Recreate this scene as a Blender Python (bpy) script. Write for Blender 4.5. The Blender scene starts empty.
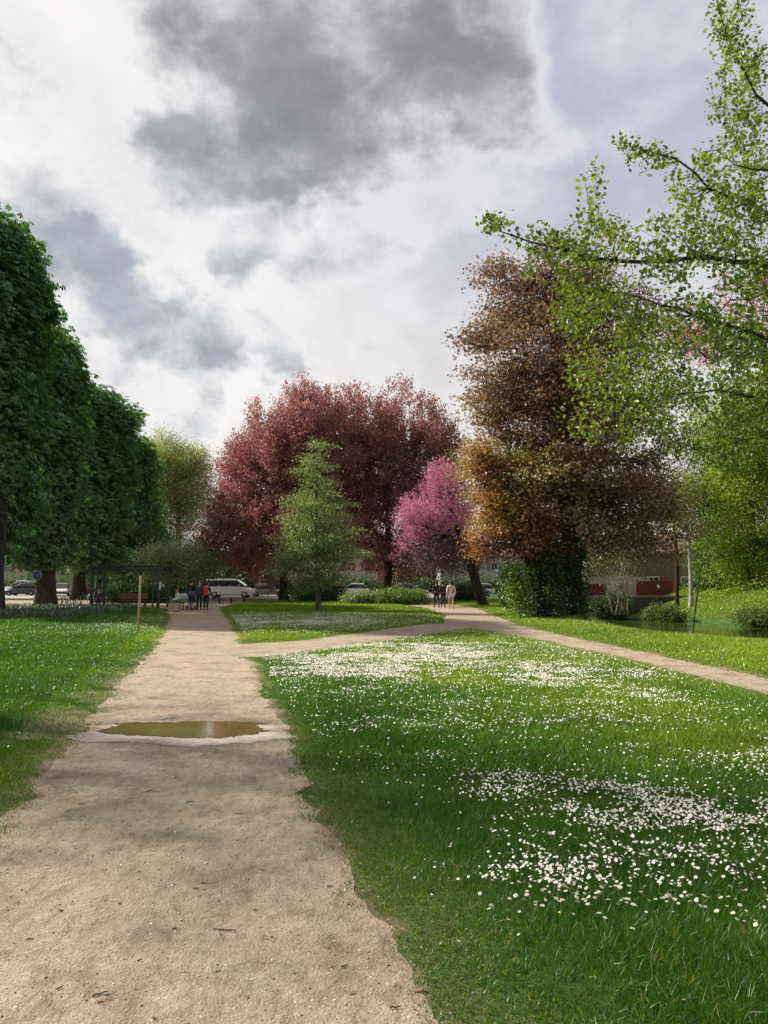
import bpy, bmesh, math, random
import numpy as np
from mathutils import Vector, Matrix

SC = bpy.context.scene
COL = SC.collection
R = math.radians
rng = np.random.default_rng(7)
random.seed(7)

# ------------------------------------------------------------------ camera
EYE = 1.6
F = 740.0
PITCH = R(5.5)
cam_d = bpy.data.cameras.new('camera')
cam = bpy.data.objects.new('camera', cam_d)
COL.objects.link(cam)
cam.location = (0, 0, EYE)
cam.rotation_euler = (R(90) + PITCH, 0, 0)
cam_d.sensor_fit = 'VERTICAL'
cam_d.sensor_height = 36
cam_d.lens = F / 1024 * 36
cam_d.clip_end = 6000
SC.camera = cam


def ray(px, py):
    u, v = (px - 384) / F, (512 - py) / F
    c, s = math.cos(PITCH), math.sin(PITCH)
    return np.array([u, c - v * s, s + v * c])


def G(px, py, z=0.0):
    d = ray(px, py)
    t = (z - EYE) / d[2]
    return np.array([0, 0, EYE]) + d * t


def at(px, py, Y):
    d = ray(px, py)
    return np.array([0, 0, EYE]) + d * (Y / d[1])


# ------------------------------------------------------------------ light
SUN_AZ, SUN_EL = R(-66), R(38)
sdir = Vector((math.sin(SUN_AZ) * math.cos(SUN_EL), math.cos(SUN_AZ) * math.cos(SUN_EL), math.sin(SUN_EL)))
sun_d = bpy.data.lights.new('sun', 'SUN')
sun_d.energy = 5.0
sun_d.angle = R(1.6)
sun_d.color = (1.0, 0.93, 0.82)
sun = bpy.data.objects.new('sun', sun_d)
COL.objects.link(sun)
sun.rotation_euler = sdir.to_track_quat('Z', 'Y').to_euler()

SC.view_settings.view_transform = 'Standard'
SC.view_settings.look = 'None'
SC.view_settings.gamma = 1
SC.view_settings.exposure = 0.87
SC.view_settings.use_curve_mapping = False
SC.render.engine = 'CYCLES'
SC.cycles.use_denoising = True
SC.cycles.max_bounces = 6
SC.cycles.diffuse_bounces = 3
SC.cycles.transmission_bounces = 4
SC.cycles.glossy_bounces = 2
SC.cycles.caustics_reflective = False
SC.cycles.caustics_refractive = False


class NT:
    def __init__(self, tree):
        self.t = tree
        tree.nodes.clear()

    def n(self, kind, **kw):
        nd = self.t.nodes.new(kind)
        for k, v in kw.items():
            if k.startswith('i_'):
                k = k[2:]
                k = int(k) if k.isdigit() else k.replace('_', ' ')
                nd.inputs[k].default_value = v
            else:
                setattr(nd, k, v)
        return nd

    def l(self, a, b):
        self.t.links.new(a, b)

    def math(self, op, a, b=None, c=None, clamp=False):
        nd = self.t.nodes.new('ShaderNodeMath')
        nd.operation = op
        nd.use_clamp = clamp
        for i, x in enumerate((a, b, c)):
            if x is None:
                continue
            if isinstance(x, (int, float)):
                nd.inputs[i].default_value = x
            else:
                self.l(x, nd.inputs[i])
        return nd.outputs[0]

    def ramp(self, fac, stops, interp='LINEAR'):
        nd = self.t.nodes.new('ShaderNodeValToRGB')
        cr = nd.color_ramp
        cr.interpolation = interp
        while len(cr.elements) > 1:
            cr.elements.remove(cr.elements[-1])
        for i, (p, c) in enumerate(stops):
            e = cr.elements[0] if i == 0 else cr.elements.new(p)
            e.position = p
            e.color = (c[0], c[1], c[2], 1)
        self.l(fac, nd.inputs[0])
        return nd.outputs[0]

    def noise(self, vec, scale, detail=4, rough=0.5, out=0):
        nd = self.n('ShaderNodeTexNoise')
        nd.inputs['Scale'].default_value = scale
        nd.inputs['Detail'].default_value = detail
        nd.inputs['Roughness'].default_value = rough
        if vec is not None:
            self.l(vec, nd.inputs['Vector'])
        return nd.outputs[out]

    def mix(self, fac, a, b, blend='MIX'):
        nd = self.n('ShaderNodeMix', data_type='RGBA', blend_type=blend)
        for s, x in ((nd.inputs[0], fac), (nd.inputs[6], a), (nd.inputs[7], b)):
            if isinstance(x, (int, float)):
                s.default_value = x
            elif isinstance(x, tuple):
                s.default_value = (x[0], x[1], x[2], 1)
            else:
                self.l(x, s)
        return nd.outputs[2]


def S(r, g, b):
    """display 0..255 to linear"""
    return tuple((c / 255 / 12.92) if c / 255 <= 0.04045 else ((c / 255 + 0.055) / 1.055) ** 2.4 for c in (r, g, b))


# world: clear sky behind broken cloud, all laid out by direction
world = bpy.data.worlds.new('World')
SC.world = world
world.use_nodes = True
w = NT(world.node_tree)
tc = w.n('ShaderNodeTexCoord')
dirv = tc.outputs['Generated']
sky = w.n('ShaderNodeTexSky', sky_type='NISHITA', sun_disc=False, sun_elevation=SUN_EL, sun_rotation=SUN_AZ, air_density=1.2, dust_density=3.0)
bg_sky = w.n('ShaderNodeBackground')
bg_sky.inputs[1].default_value = 0.08
w.l(sky.outputs[0], bg_sky.inputs[0])
# warped direction
mp = w.n('ShaderNodeMapping')
mp.inputs['Scale'].default_value = (1.0, 1.0, 1.5)
w.l(dirv, mp.inputs[0])
nz1 = w.n('ShaderNodeTexNoise')
nz1.inputs['Scale'].default_value = 3.4
nz1.inputs['Detail'].default_value = 6
nz1.inputs['Roughness'].default_value = 0.58
w.l(mp.outputs[0], nz1.inputs['Vector'])
sub = w.n('ShaderNodeVectorMath', operation='SUBTRACT')
w.l(nz1.outputs[1], sub.inputs[0])
sub.inputs[1].default_value = (0.5, 0.5, 0.5)
scl = w.n('ShaderNodeVectorMath', operation='SCALE')
w.l(sub.outputs[0], scl.inputs[0])
scl.inputs['Scale'].default_value = 0.42
add = w.n('ShaderNodeVectorMath', operation='ADD')
w.l(dirv, add.inputs[0])
w.l(scl.outputs[0], add.inputs[1])
nrm = w.n('ShaderNodeVectorMath', operation='NORMALIZE')
w.l(add.outputs[0], nrm.inputs[0])
wd = nrm.outputs[0]


def blob(px, py, r_in, r_out, amp=1.0, src=None):
    d = ray(px, py)
    d = d / np.linalg.norm(d)
    dot = w.n('ShaderNodeVectorMath', operation='DOT_PRODUCT')
    w.l(src or wd, dot.inputs[0])
    dot.inputs[1].default_value = tuple(d)
    mr = w.n('ShaderNodeMapRange', interpolation_type='SMOOTHSTEP')
    mr.inputs[1].default_value = math.cos(r_out / F)
    mr.inputs[2].default_value = math.cos(r_in / F)
    mr.inputs[3].default_value = 0
    mr.inputs[4].default_value = amp
    w.l(dot.outputs['Value'], mr.inputs[0])
    return mr.outputs[0]


CLOUDS = [(330, 60, 20, 150, 1.0), (430, 40, 20, 130, 0.95), (225, 140, 10, 110, 0.95), (300, 150, 10, 100, 0.9), (190, 60, 10, 70, .6),
          (240, 20, 10, 90, .8), (500, 110, 5, 85, 0.55), (270, 265, 5, 70, 0.62), (360, 270, 5, 75, 0.45), (400, 210, 5, 70, 0.45),
          (90, 300, 10, 80, 0.7), (135, 345, 10, 95, .85), (55, 262, 5, 60, .7), (205, 368, 5, 65, 0.75), (275, 385, 5, 45, 0.62), (170, 430, 5, 35, .45),
          (430, 330, 5, 60, 0.4), (520, 330, 5, 60, .3)]
for k in range(16):      # the same kind of cloud all round the sky
    a = R(60 + k * 17.5)
    CLOUDS.append(None)
tot = None
for i, c in enumerate(CLOUDS):
    if c is None:
        k = i
        a = R(48 + (i - 17) * 18.5)
        el = R([22, 48, 33, 62][i % 4])
        dd = np.array([math.sin(a) * math.cos(el), math.cos(a) * math.cos(el), math.sin(el)])
        dot = w.n('ShaderNodeVectorMath', operation='DOT_PRODUCT')
        w.l(wd, dot.inputs[0])
        dot.inputs[1].default_value = tuple(dd)
        mr = w.n('ShaderNodeMapRange', interpolation_type='SMOOTHSTEP')
        mr.inputs[1].default_value = math.cos(R(17))
        mr.inputs[2].default_value = math.cos(R(3))
        mr.inputs[4].default_value = 0.7
        w.l(dot.outputs['Value'], mr.inputs[0])
        o = mr.outputs[0]
    else:
        o = blob(*c)
    tot = o if tot is None else w.math('SMOOTH_MAX', tot, o, 0.15)
fine = w.n('ShaderNodeTexNoise')
fine.inputs['Scale'].default_value = 7.5
fine.inputs['Detail'].default_value = 12
fine.inputs['Roughness'].default_value = 0.6
fine.inputs['Distortion'].default_value = 0.12
w.l(mp.outputs[0], fine.inputs['Vector'])
fv = w.math('SUBTRACT', fine.outputs[0], 0.5)
t = w.math('ADD', w.math('MULTIPLY', tot, 0.84), w.math('MULTIPLY', fv, 1.45))
# clear side of the sky: lavender grey to the right and high up, bright veil towards the sun
clear_r = blob(640, -60, 60, 460, 1.0, src=dirv)
clear_r = w.math('MAXIMUM', clear_r, blob(560, 235, 10, 130, 0.8, src=dirv))
clear_r = w.math('MAXIMUM', clear_r, blob(30, 20, 5, 130, 0.28, src=dirv))
t = w.math('SUBTRACT', w.math('ADD', t, 0.12), w.math('MULTIPLY', clear_r, 0.14))
veil = w.mix(clear_r, S(233, 230, 229), S(186, 188, 202))
glow = blob(-20, 170, 30, 420, 1.0, src=dirv)
veil = w.mix(w.math('MULTIPLY', glow, .8), veil, S(252, 248, 244))
low = w.n('ShaderNodeSeparateXYZ')
w.l(dirv, low.inputs[0])
warm = w.n('ShaderNodeMapRange')
warm.inputs[1].default_value = 0.05
warm.inputs[2].default_value = 0.4
warm.inputs[3].default_value = 0.85
warm.inputs[4].default_value = 0
w.l(low.outputs[2], warm.inputs[0])
veil = w.mix(warm.outputs[0], veil, S(242, 231, 220))
bright = w.mix(clear_r, S(247, 245, 244), S(226, 226, 231))
f1 = w.n('ShaderNodeMapRange', interpolation_type='SMOOTHSTEP')
f1.inputs[1].default_value = -0.12
f1.inputs[2].default_value = 0.50
w.l(t, f1.inputs[0])
c1 = w.mix(f1.outputs[0], veil, bright)
f2 = w.n('ShaderNodeMapRange', interpolation_type='SMOOTHSTEP')
f2.inputs[1].default_value = 0.40
f2.inputs[2].default_value = 0.92
w.l(t, f2.inputs[0])
dark = w.mix(blob(130, 340, 60, 260, 1.0, src=dirv), S(134, 134, 138), S(150, 156, 165))
mott = w.ramp(w.noise(mp.outputs[0], 11, 8, .6), [(0.34, (0, 0, 0)), (0.66, (1, 1, 1))])
dark = w.mix(mott, dark, w.mix(1.0, dark, (1.45, 1.44, 1.42), 'MULTIPLY'))
mot2 = w.ramp(w.noise(nrm.outputs[0], 4.5, 9, .62), [(0.42, (0, 0, 0)), (0.68, (1, 1, 1))])
c1 = w.mix(w.math('MULTIPLY', mot2, w.math('SUBTRACT', 0.45, w.math('MULTIPLY', clear_r, .45))), c1, S(196, 197, 201))
c2 = w.mix(f2.outputs[0], c1, dark)
bg_c = w.n('ShaderNodeBackground')
bg_c.inputs[1].default_value = 0.565
w.l(c2, bg_c.inputs[0])
mixw = w.n('ShaderNodeMixShader')
mixw.inputs[0].default_value = 0.93
w.l(bg_sky.outputs[0], mixw.inputs[1])
w.l(bg_c.outputs[0], mixw.inputs[2])
wo = w.n('ShaderNodeOutputWorld')
w.l(mixw.outputs[0], wo.inputs[0])


# ------------------------------------------------------------------ helpers
def tag(o, label=None, cat=None, group=None, kind=None):
    if label: o['label'] = label
    if cat: o['category'] = cat
    if group: o['group'] = group
    if kind: o['kind'] = kind
    return o


def empty(name, loc, rz=0.0):
    o = bpy.data.objects.new(name, None)
    COL.objects.link(o)
    o.location = loc
    o.rotation_euler = (0, 0, rz)
    o.empty_display_size = 0.3
    return o


def link(name, me, parent=None):
    o = bpy.data.objects.new(name, me)
    COL.objects.link(o)
    if parent: o.parent = parent
    return o


def np_mesh(name, V, loops, totals, mats, parent=None, attr=None, midx=None, smooth=False):
    me = bpy.data.meshes.new(name)
    V = np.ascontiguousarray(V, dtype=np.float32)
    me.vertices.add(len(V))
    me.vertices.foreach_set('co', V.ravel())
    me.loops.add(len(loops))
    me.loops.foreach_set('vertex_index', np.asarray(loops, dtype=np.int32))
    me.polygons.add(len(totals))
    totals = np.asarray(totals, dtype=np.int32)
    starts = np.concatenate([[0], np.cumsum(totals)[:-1]]).astype(np.int32)
    me.polygons.foreach_set('loop_start', starts)
    if midx is not None:
        me.polygons.foreach_set('material_index', np.asarray(midx, dtype=np.int32))
    me.polygons.foreach_set('use_smooth', np.full(len(totals), smooth))
    for k, v in (attr or {}).items():
        a = me.attributes.new(k, 'FLOAT', 'POINT')
        a.data.foreach_set('value', np.ascontiguousarray(v, dtype=np.float32))
    me.update(calc_edges=True)
    for m in (mats if isinstance(mats, (list, tuple)) else [mats]):
        me.materials.append(m)
    return link(name, me, parent)


def inst(tv, tf, pos, B, s):
    """template verts/faces copied to pos with bases B (n,3,3; columns = axes) and scale s"""
    tv = np.asarray(tv, float)
    n, m = len(pos), len(tv)
    s = np.asarray(s, float)
    if s.ndim == 1: s = s[:, None]
    loc = tv[None, :, :] * s[:, None, :]
    V = np.einsum('nij,nmj->nmi', B, loc) + pos[:, None, :]
    lt = np.concatenate([np.array(f) for f in tf])
    tt = np.array([len(f) for f in tf])
    loops = (lt[None, :] + (np.arange(n) * m)[:, None]).ravel()
    tots = np.tile(tt, n)
    return V.reshape(-1, 3), loops, tots, m


def basis(x=None, z=None, yaw=None):
    """orthonormal bases: x kept, z made perpendicular (both (n,3))"""
    x = x / (np.linalg.norm(x, axis=1, keepdims=True) + 1e-9)
    y = np.cross(z, x)
    y /= (np.linalg.norm(y, axis=1, keepdims=True) + 1e-9)
    z = np.cross(x, y)
    return np.stack([x, y, z], axis=2)


def basis_up(z, yaw):
    z = z / (np.linalg.norm(z, axis=1, keepdims=True) + 1e-9)
    r = np.stack([np.cos(yaw), np.sin(yaw), np.zeros_like(yaw)], 1)
    y = np.cross(z, r)
    y /= (np.linalg.norm(y, axis=1, keepdims=True) + 1e-9)
    x = np.cross(y, z)
    return np.stack([x, y, z], axis=2)


_lat = np.random.default_rng(99).random((256, 256))


def vn(x, y, sc, off=0):
    x = np.asarray(x, float) / sc + off * 17.3 + 1000
    y = np.asarray(y, float) / sc + off * 7.7 + 1000
    xi, yi = np.floor(x).astype(int), np.floor(y).astype(int)
    fx, fy = x - xi, y - yi
    fx, fy = fx * fx * (3 - 2 * fx), fy * fy * (3 - 2 * fy)
    g = lambda a, b: _lat[a % 256, b % 256]
    return (g(xi, yi) * (1 - fx) + g(xi + 1, yi) * fx) * (1 - fy) + (g(xi, yi + 1) * (1 - fx) + g(xi + 1, yi + 1) * fx) * fy


def fbm(x, y, sc, off=0, o=4):
    t, a, s = 0, 1, 0
    for i in range(o):
        t = t + a * vn(x, y, sc / 2 ** i, off + i)
        s += a
        a *= 0.55
    return t / s


def sm(a, b, x):
    t = np.clip((np.asarray(x, float) - a) / (b - a), 0, 1)
    return t * t * (3 - 2 * t)


def seg_sd(x, y, pts):
    """signed distance to a ribbon: pts = [(x,y,halfwidth)]"""
    best = np.full(np.shape(x), 1e9)
    for (x0, y0, w0), (x1, y1, w1) in zip(pts[:-1], pts[1:]):
        dx, dy = x1 - x0, y1 - y0
        t = np.clip(((x - x0) * dx + (y - y0) * dy) / (dx * dx + dy * dy), 0, 1)
        d = np.hypot(x - x0 - t * dx, y - y0 - t * dy) - (w0 + t * (w1 - w0))
        best = np.minimum(best, d)
    return best


MAIN = [(0.28, -3, 1.4), (-0.32, 0, 1.22), (-1.46, 5, 1.07), (-2.6, 10, 1.08), (-4.93, 20, 1.08), (-8.4, 34, 1.25), (-12.3, 48, 1.7), (-14, 56, 2.4)]
SIDE = [(-3.7, 17.5, 1.55), (-2.4, 19.2, 1.3), (-1.47, 20.4, 0.95), (0.52, 24.2, 1.1), (2.5, 28.3, 1.3), (4.1, 27.6, 1.15), (5.05, 21.2, .62), (5.6, 16.5, 0.52), (6.0, 11.6, 0.5), (6.5, 6, 0.5), (7, -2, 0.5)]
BACK = [(3.8, 29.5, 1.4), (4.3, 38, 1.2), (4.4, 48, 1.6), (2.5, 60, 2.0)]


def path_sd(x, y):
    d = np.minimum(np.minimum(seg_sd(x, y, MAIN), seg_sd(x, y, SIDE)), seg_sd(x, y, BACK))
    bx = np.maximum(np.abs(x + 36) - 24.3, np.abs(y - 57.5) - 9.5)       # plaza
    d = np.minimum(d, bx)
    return np.minimum(d, np.maximum(np.abs(x + 30) - 60, np.abs(y - 68.2) - 1.2))


def path_f(x, y):
    """noisy signed distance: < 0 is trodden gravel"""
    far = sm(6, 30, y)
    return path_sd(x, y) + (fbm(x, y, 0.45, 3) - 0.5) * 0.30 + (fbm(x, y, 2.2, 5) - 0.5) * 0.26 + (fbm(x, y, 0.16, 6) - 0.5) * 0.14


STREAM = [(60, 2), (40, 8.5), (24, 16.5), (16.2, 26), (15.2, 35), (14.4, 46), (16.8, 58), (19, 90)]


def stream_sd(x, y):
    best = np.full(np.shape(x), 1e9)
    side = np.zeros(np.shape(x))
    for (x0, y0), (x1, y1) in zip(STREAM[:-1], STREAM[1:]):
        dx, dy = x1 - x0, y1 - y0
        t = np.clip(((x - x0) * dx + (y - y0) * dy) / (dx * dx + dy * dy), 0, 1)
        d = np.hypot(x - x0 - t * dx, y - y0 - t * dy)
        s = np.sign(dx * (y - y0) - dy * (x - x0))
        m = d < best
        best = np.where(m, d, best)
        side = np.where(m, s, side)
    return best, side


def th(x, y):
    x = np.asarray(x, float)
    y = np.asarray(y, float)
    d, side = stream_sd(x, y)
    d = d * (1 + 0.65 * sm(30, 42, y))
    far = side < 0
    trough = -1.15 * (1 - sm(4.2, 8.0, d))
    rise = np.where(far, 1.25 * sm(6.0, 15, d) + 0.35 * sm(7, 12, d) * (fbm(x, y, 5, 8) - .3), 0)
    return trough + rise


def gz(x, y):
    """lawn surface"""
    sd = path_sd(x, y)
    return th(x, y) + np.clip(sd, 0, 0.6) * 0.05 + np.clip(sd, 0, 1) * (fbm(x, y, 1.6, 4) - 0.5) * 0.05


def wear(x, y):
    """worn, thin turf beside the puddle and in patches along the edges"""
    f = path_f(x, y)
    l = (x < -.23 * y - 1.2) * sm(5.5, 7.5, y) * (1 - sm(11.5, 14, y)) * (1 - sm(.5, 1.3, f))
    a = sm(.45, .62, fbm(x, y, .9, 47)) * (1 - sm(.25, .7, f))
    return np.clip(.6 * l * (.2 + 1.1 * sm(.38, .6, fbm(x, y, .45, 49))) + .12 * a, 0, 1)


# ------------------------------------------------------------------ materials
MATS = {}


def mat(name):
    m = bpy.data.materials.new(name)
    m.use_nodes = True
    return m, NT(m.node_tree)


def simple(name, col, rough=0.6, metal=0.0, var=0.12, scale=6.0, spec=0.5, bump=0.0, coat=0.0):
    if name in MATS: return MATS[name]
    m, n = mat(name)
    tcn = n.n('ShaderNodeTexCoord')
    nz = n.noise(tcn.outputs['Object'], scale, 5, 0.6)
    c = n.mix(nz, tuple(x * (1 - var) for x in col), tuple(min(1, x * (1 + var)) for x in col))
    b = n.n('ShaderNodeBsdfPrincipled')
    n.l(c, b.inputs['Base Color'])
    b.inputs['Roughness'].default_value = rough
    b.inputs['Metallic'].default_value = metal
    b.inputs['Specular IOR Level'].default_value = spec
    b.inputs['Coat Weight'].default_value = coat
    if bump:
        bp = n.n('ShaderNodeBump')
        bp.inputs['Strength'].default_value = bump
        bp.inputs['Distance'].default_value = 0.02
        n.l(n.noise(tcn.outputs['Object'], scale * 6, 4, 0.6), bp.inputs['Height'])
        n.l(bp.outputs[0], b.inputs['Normal'])
    o = n.n('ShaderNodeOutputMaterial')
    n.l(b.outputs[0], o.inputs[0])
    MATS[name] = m
    return m


def leafmat(name, stops, trans=0.45, gloss=0.05, rough=0.45, tint=(1.25, 1.3, 0.55)):
    """two-sided leaves: lit side diffuse, far side glowing when the sun is behind"""
    m, n = mat(name)
    a = n.n('ShaderNodeAttribute', attribute_name='lv')
    c = n.ramp(a.outputs['Fac'], stops)
    df = n.n('ShaderNodeBsdfDiffuse')
    n.l(c, df.inputs[0])
    tr = n.n('ShaderNodeBsdfTranslucent')
    n.l(n.mix(1.0, c, tint, 'MULTIPLY'), tr.inputs[0])
    mx = n.n('ShaderNodeMixShader')
    mx.inputs[0].default_value = trans
    n.l(df.outputs[0], mx.inputs[1])
    n.l(tr.outputs[0], mx.inputs[2])
    gl = n.n('ShaderNodeBsdfGlossy')
    gl.inputs['Roughness'].default_value = rough
    gl.inputs[0].default_value = (1, 1, 1, 1)
    m2 = n.n('ShaderNodeMixShader')
    m2.inputs[0].default_value = gloss
    n.l(mx.outputs[0], m2.inputs[1])
    n.l(gl.outputs[0], m2.inputs[2])
    o = n.n('ShaderNodeOutputMaterial')
    n.l(m2.outputs[0], o.inputs[0])
    return m


def barkmat(name, a, b, scale=6, stretch=(1, 1, 0.2), bump=0.6):
    m, n = mat(name)
    tcn = n.n('ShaderNodeTexCoord')
    mpn = n.n('ShaderNodeMapping')
    mpn.inputs['Scale'].default_value = stretch
    n.l(tcn.outputs['Object'], mpn.inputs[0])
    nz = n.noise(mpn.outputs[0], scale, 7, 0.65)
    c = n.ramp(nz, [(0.35, a), (0.62, b)])
    p = n.n('ShaderNodeBsdfPrincipled')
    n.l(c, p.inputs['Base Color'])
    p.inputs['Roughness'].default_value = 0.9
    p.inputs['Specular IOR Level'].default_value = 0.2
    bp = n.n('ShaderNodeBump')
    bp.inputs['Strength'].default_value = bump
    bp.inputs['Distance'].default_value = 0.05
    n.l(nz, bp.inputs['Height'])
    n.l(bp.outputs[0], p.inputs['Normal'])
    o = n.n('ShaderNodeOutputMaterial')
    n.l(p.outputs[0], o.inputs[0])
    return m


BARK = barkmat('bark_dark', (0.012, 0.010, 0.008), (0.055, 0.045, 0.035))
BARK_B = barkmat('bark_pale', (0.10, 0.09, 0.07), (0.42, 0.40, 0.34), 5, (1, 1, 2.0))
BARK_T = barkmat('bark_tan', (0.12, 0.10, 0.07), (0.26, 0.22, 0.15))
BARK_G = barkmat('bark_grey', (0.05, 0.045, 0.035), (0.16, 0.14, 0.11))
STAKE = barkmat('stake_wood', (0.22, 0.16, 0.06), (0.36, 0.28, 0.12), 9, (1, 1, 0.1), 0.3)


def gravel_mat():
    m, n = mat('gravel')
    tcn = n.n('ShaderNodeTexCoord')
    P = tcn.outputs['Object']
    big = n.noise(P, 0.7, 4, 0.6)
    mid = n.noise(P, 9, 6, 0.7)
    fin = n.noise(P, 85, 6, 0.8)
    vor = n.n('ShaderNodeTexVoronoi')
    vor.inputs['Scale'].default_value = 75
    n.l(P, vor.inputs['Vector'])
    c = n.ramp(mid, [(0.3, (0.272, 0.213, 0.155)), (0.52, (0.332, 0.267, 0.200)), (0.72, (0.41, 0.338, 0.26))])
    c = n.mix(n.ramp(big, [(0.35, (0, 0, 0)), (0.65, (1, 1, 1))]), c, n.mix(1.0, c, (1.13, 1.11, 1.08), 'MULTIPLY'))
    spk = n.ramp(fin, [(0.32, (0.38, 0.34, 0.31)), (0.46, (.95, .95, .95)), (0.6, (1, 1, 1)), (0.72, (1.45, 1.42, 1.4))])
    c = n.mix(1.0, c, spk, 'MULTIPLY')
    st = n.ramp(vor.outputs['Color'], [(0.0, (0.62, 0.6, 0.58)), (0.25, (1, 1, 1)), (0.9, (1, 1, 1)), (1.0, (1.3, 1.3, 1.3))])
    c = n.mix(0.8, c, n.mix(1.0, c, st, 'MULTIPLY'))
    # damp and trodden patches
    dm = n.ramp(n.noise(P, 1.7, 6, 0.65), [(0.36, (0.62, 0.58, 0.54)), (0.50, (1, 1, 1)), (0.66, (1.08, 1.08, 1.08))])
    c = n.mix(0.85, c, n.mix(1.0, c, dm, 'MULTIPLY'))
    # scuffed streaks
    mpn = n.n('ShaderNodeMapping')
    mpn.inputs['Rotation'].default_value = (0, 0, R(13))
    mpn.inputs['Scale'].default_value = (5, 1.6, 1)
    n.l(P, mpn.inputs[0])
    sk = n.ramp(n.noise(mpn.outputs[0], 3, 5, 0.75), [(0.38, (0.66, 0.62, 0.58)), (0.50, (1, 1, 1))])
    c = n.mix(0.8, c, n.mix(1.0, c, sk, 'MULTIPLY'))
    b = n.n('ShaderNodeBsdfPrincipled')
    n.l(c, b.inputs['Base Color'])
    b.inputs['Roughness'].default_value = 0.92
    b.inputs['Specular IOR Level'].default_value = 0.25
    hsum = n.math('ADD', n.math('MULTIPLY', fin, 0.35), n.math('ADD', n.math('MULTIPLY', mid, 1.2), n.math('MULTIPLY', vor.outputs[0], 0.3)))
    bp = n.n('ShaderNodeBump')
    bp.inputs['Strength'].default_value = 0.9
    bp.inputs['Distance'].default_value = 0.022
    n.l(hsum, bp.inputs['Height'])
    n.l(bp.outputs[0], b.inputs['Normal'])
    o = n.n('ShaderNodeOutputMaterial')
    n.l(b.outputs[0], o.inputs[0])
    return m


def soil_mat():
    m, n = mat('soil_and_turf')
    tcn = n.n('ShaderNodeTexCoord')
    P = tcn.outputs['Object']
    a = n.n('ShaderNodeAttribute', attribute_name='turf')
    nz = n.noise(P, 3.0, 8, 0.7)
    fin = n.noise(P, 60, 5, 0.7)
    turf = n.ramp(nz, [(0.3, (0.022, 0.042, 0.010)), (0.5, (0.040, 0.085, 0.016)), (0.72, (0.075, 0.125, 0.026))])
    soil = n.ramp(nz, [(0.3, (0.19, 0.14, 0.09)), (0.7, (0.32, 0.24, 0.16))])
    f = n.math('ADD', a.outputs['Fac'], n.math('MULTIPLY', n.math('SUBTRACT', fin, 0.5), 1.1), clamp=True)
    c = n.mix(f, soil, turf)
    c = n.mix(0.6, c, n.mix(1.0, c, n.ramp(fin, [(0.3, (0.5, 0.5, 0.5)), (0.7, (1.4, 1.4, 1.4))]), 'MULTIPLY'))
    b = n.n('ShaderNodeBsdfPrincipled')
    n.l(c, b.inputs['Base Color'])
    b.inputs['Roughness'].default_value = 0.95
    b.inputs['Specular IOR Level'].default_value = 0.15
    bp = n.n('ShaderNodeBump')
    bp.inputs['Strength'].default_value = 0.8
    bp.inputs['Distance'].default_value = 0.03
    n.l(fin, bp.inputs['Height'])
    n.l(bp.outputs[0], b.inputs['Normal'])
    o = n.n('ShaderNodeOutputMaterial')
    n.l(b.outputs[0], o.inputs[0])
    return m


def water_mat(name, col, rough=0.03, ripple=0.02, scale=6):
    m, n = mat(name)
    tcn = n.n('ShaderNodeTexCoord')
    nz = n.noise(tcn.outputs['Object'], scale, 3, 0.5)
    c = n.mix(nz, tuple(x * 0.7 for x in col), tuple(x * 1.3 for x in col))
    b = n.n('ShaderNodeBsdfPrincipled')
    n.l(c, b.inputs['Base Color'])
    b.inputs['Roughness'].default_value = rough
    b.inputs['IOR'].default_value = 1.33
    bp = n.n('ShaderNodeBump')
    bp.inputs['Strength'].default_value = ripple
    bp.inputs['Distance'].default_value = 0.05
    n.l(nz, bp.inputs['Height'])
    n.l(bp.outputs[0], b.inputs['Normal'])
    o = n.n('ShaderNodeOutputMaterial')
    n.l(b.outputs[0], o.inputs[0])
    return m


M_GRAVEL = gravel_mat()
M_SOIL = soil_mat()

# ------------------------------------------------------------------ ground
def axis(parts):
    out = []
    for a, b, s in parts:
        out.append(np.arange(a, b, s))
    return np.unique(np.round(np.concatenate(out), 4))


def grid_mesh(name, xs, ys, zf, m, attrs=None):
    X, Y = np.meshgrid(xs, ys)
    Z = zf(X, Y)
    V = np.stack([X.ravel(), Y.ravel(), Z.ravel()], 1)
    nx = len(xs)
    i = np.arange(len(ys) - 1)[:, None] * nx + np.arange(nx - 1)[None, :]
    q = np.stack([i, i + 1, i + nx + 1, i + nx], -1).reshape(-1)
    at_ = {k: f(X, Y).ravel() for k, f in (attrs or {}).items()}
    return np_mesh(name, V, q, np.full(len(q) // 4, 4), m, attr=at_, smooth=True)


xs = axis([(-1500, -200, 130), (-200, -60, 20), (-60, -14, 1.5), (-14, -6, 0.4), (-6, 9, 0.1), (9, 36, 0.5), (36, 80, 4), (80, 200, 20), (200, 1600, 140)])
ys = axis([(-400, -20, 60), (-20, 1, 1.0), (1, 14, 0.1), (14, 34, 0.25), (34, 72, 0.6), (72, 140, 5), (140, 300, 20), (300, 2600, 200)])
ground = grid_mesh('ground', xs, ys, lambda x, y: gz(x, y) - np.where(path_f(x, y) < -0.09, 0.012, 0), M_SOIL,
                   {'turf': lambda x, y: sm(-0.03, 0.16, path_f(x, y) + (fbm(x, y, 0.8, 21) - .55) * .5) * 0.85 * (1 - .75 * wear(x, y)) + 0.2 * sm(0.4, 1.2, path_f(x, y))})
tag(ground, kind='structure')

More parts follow.
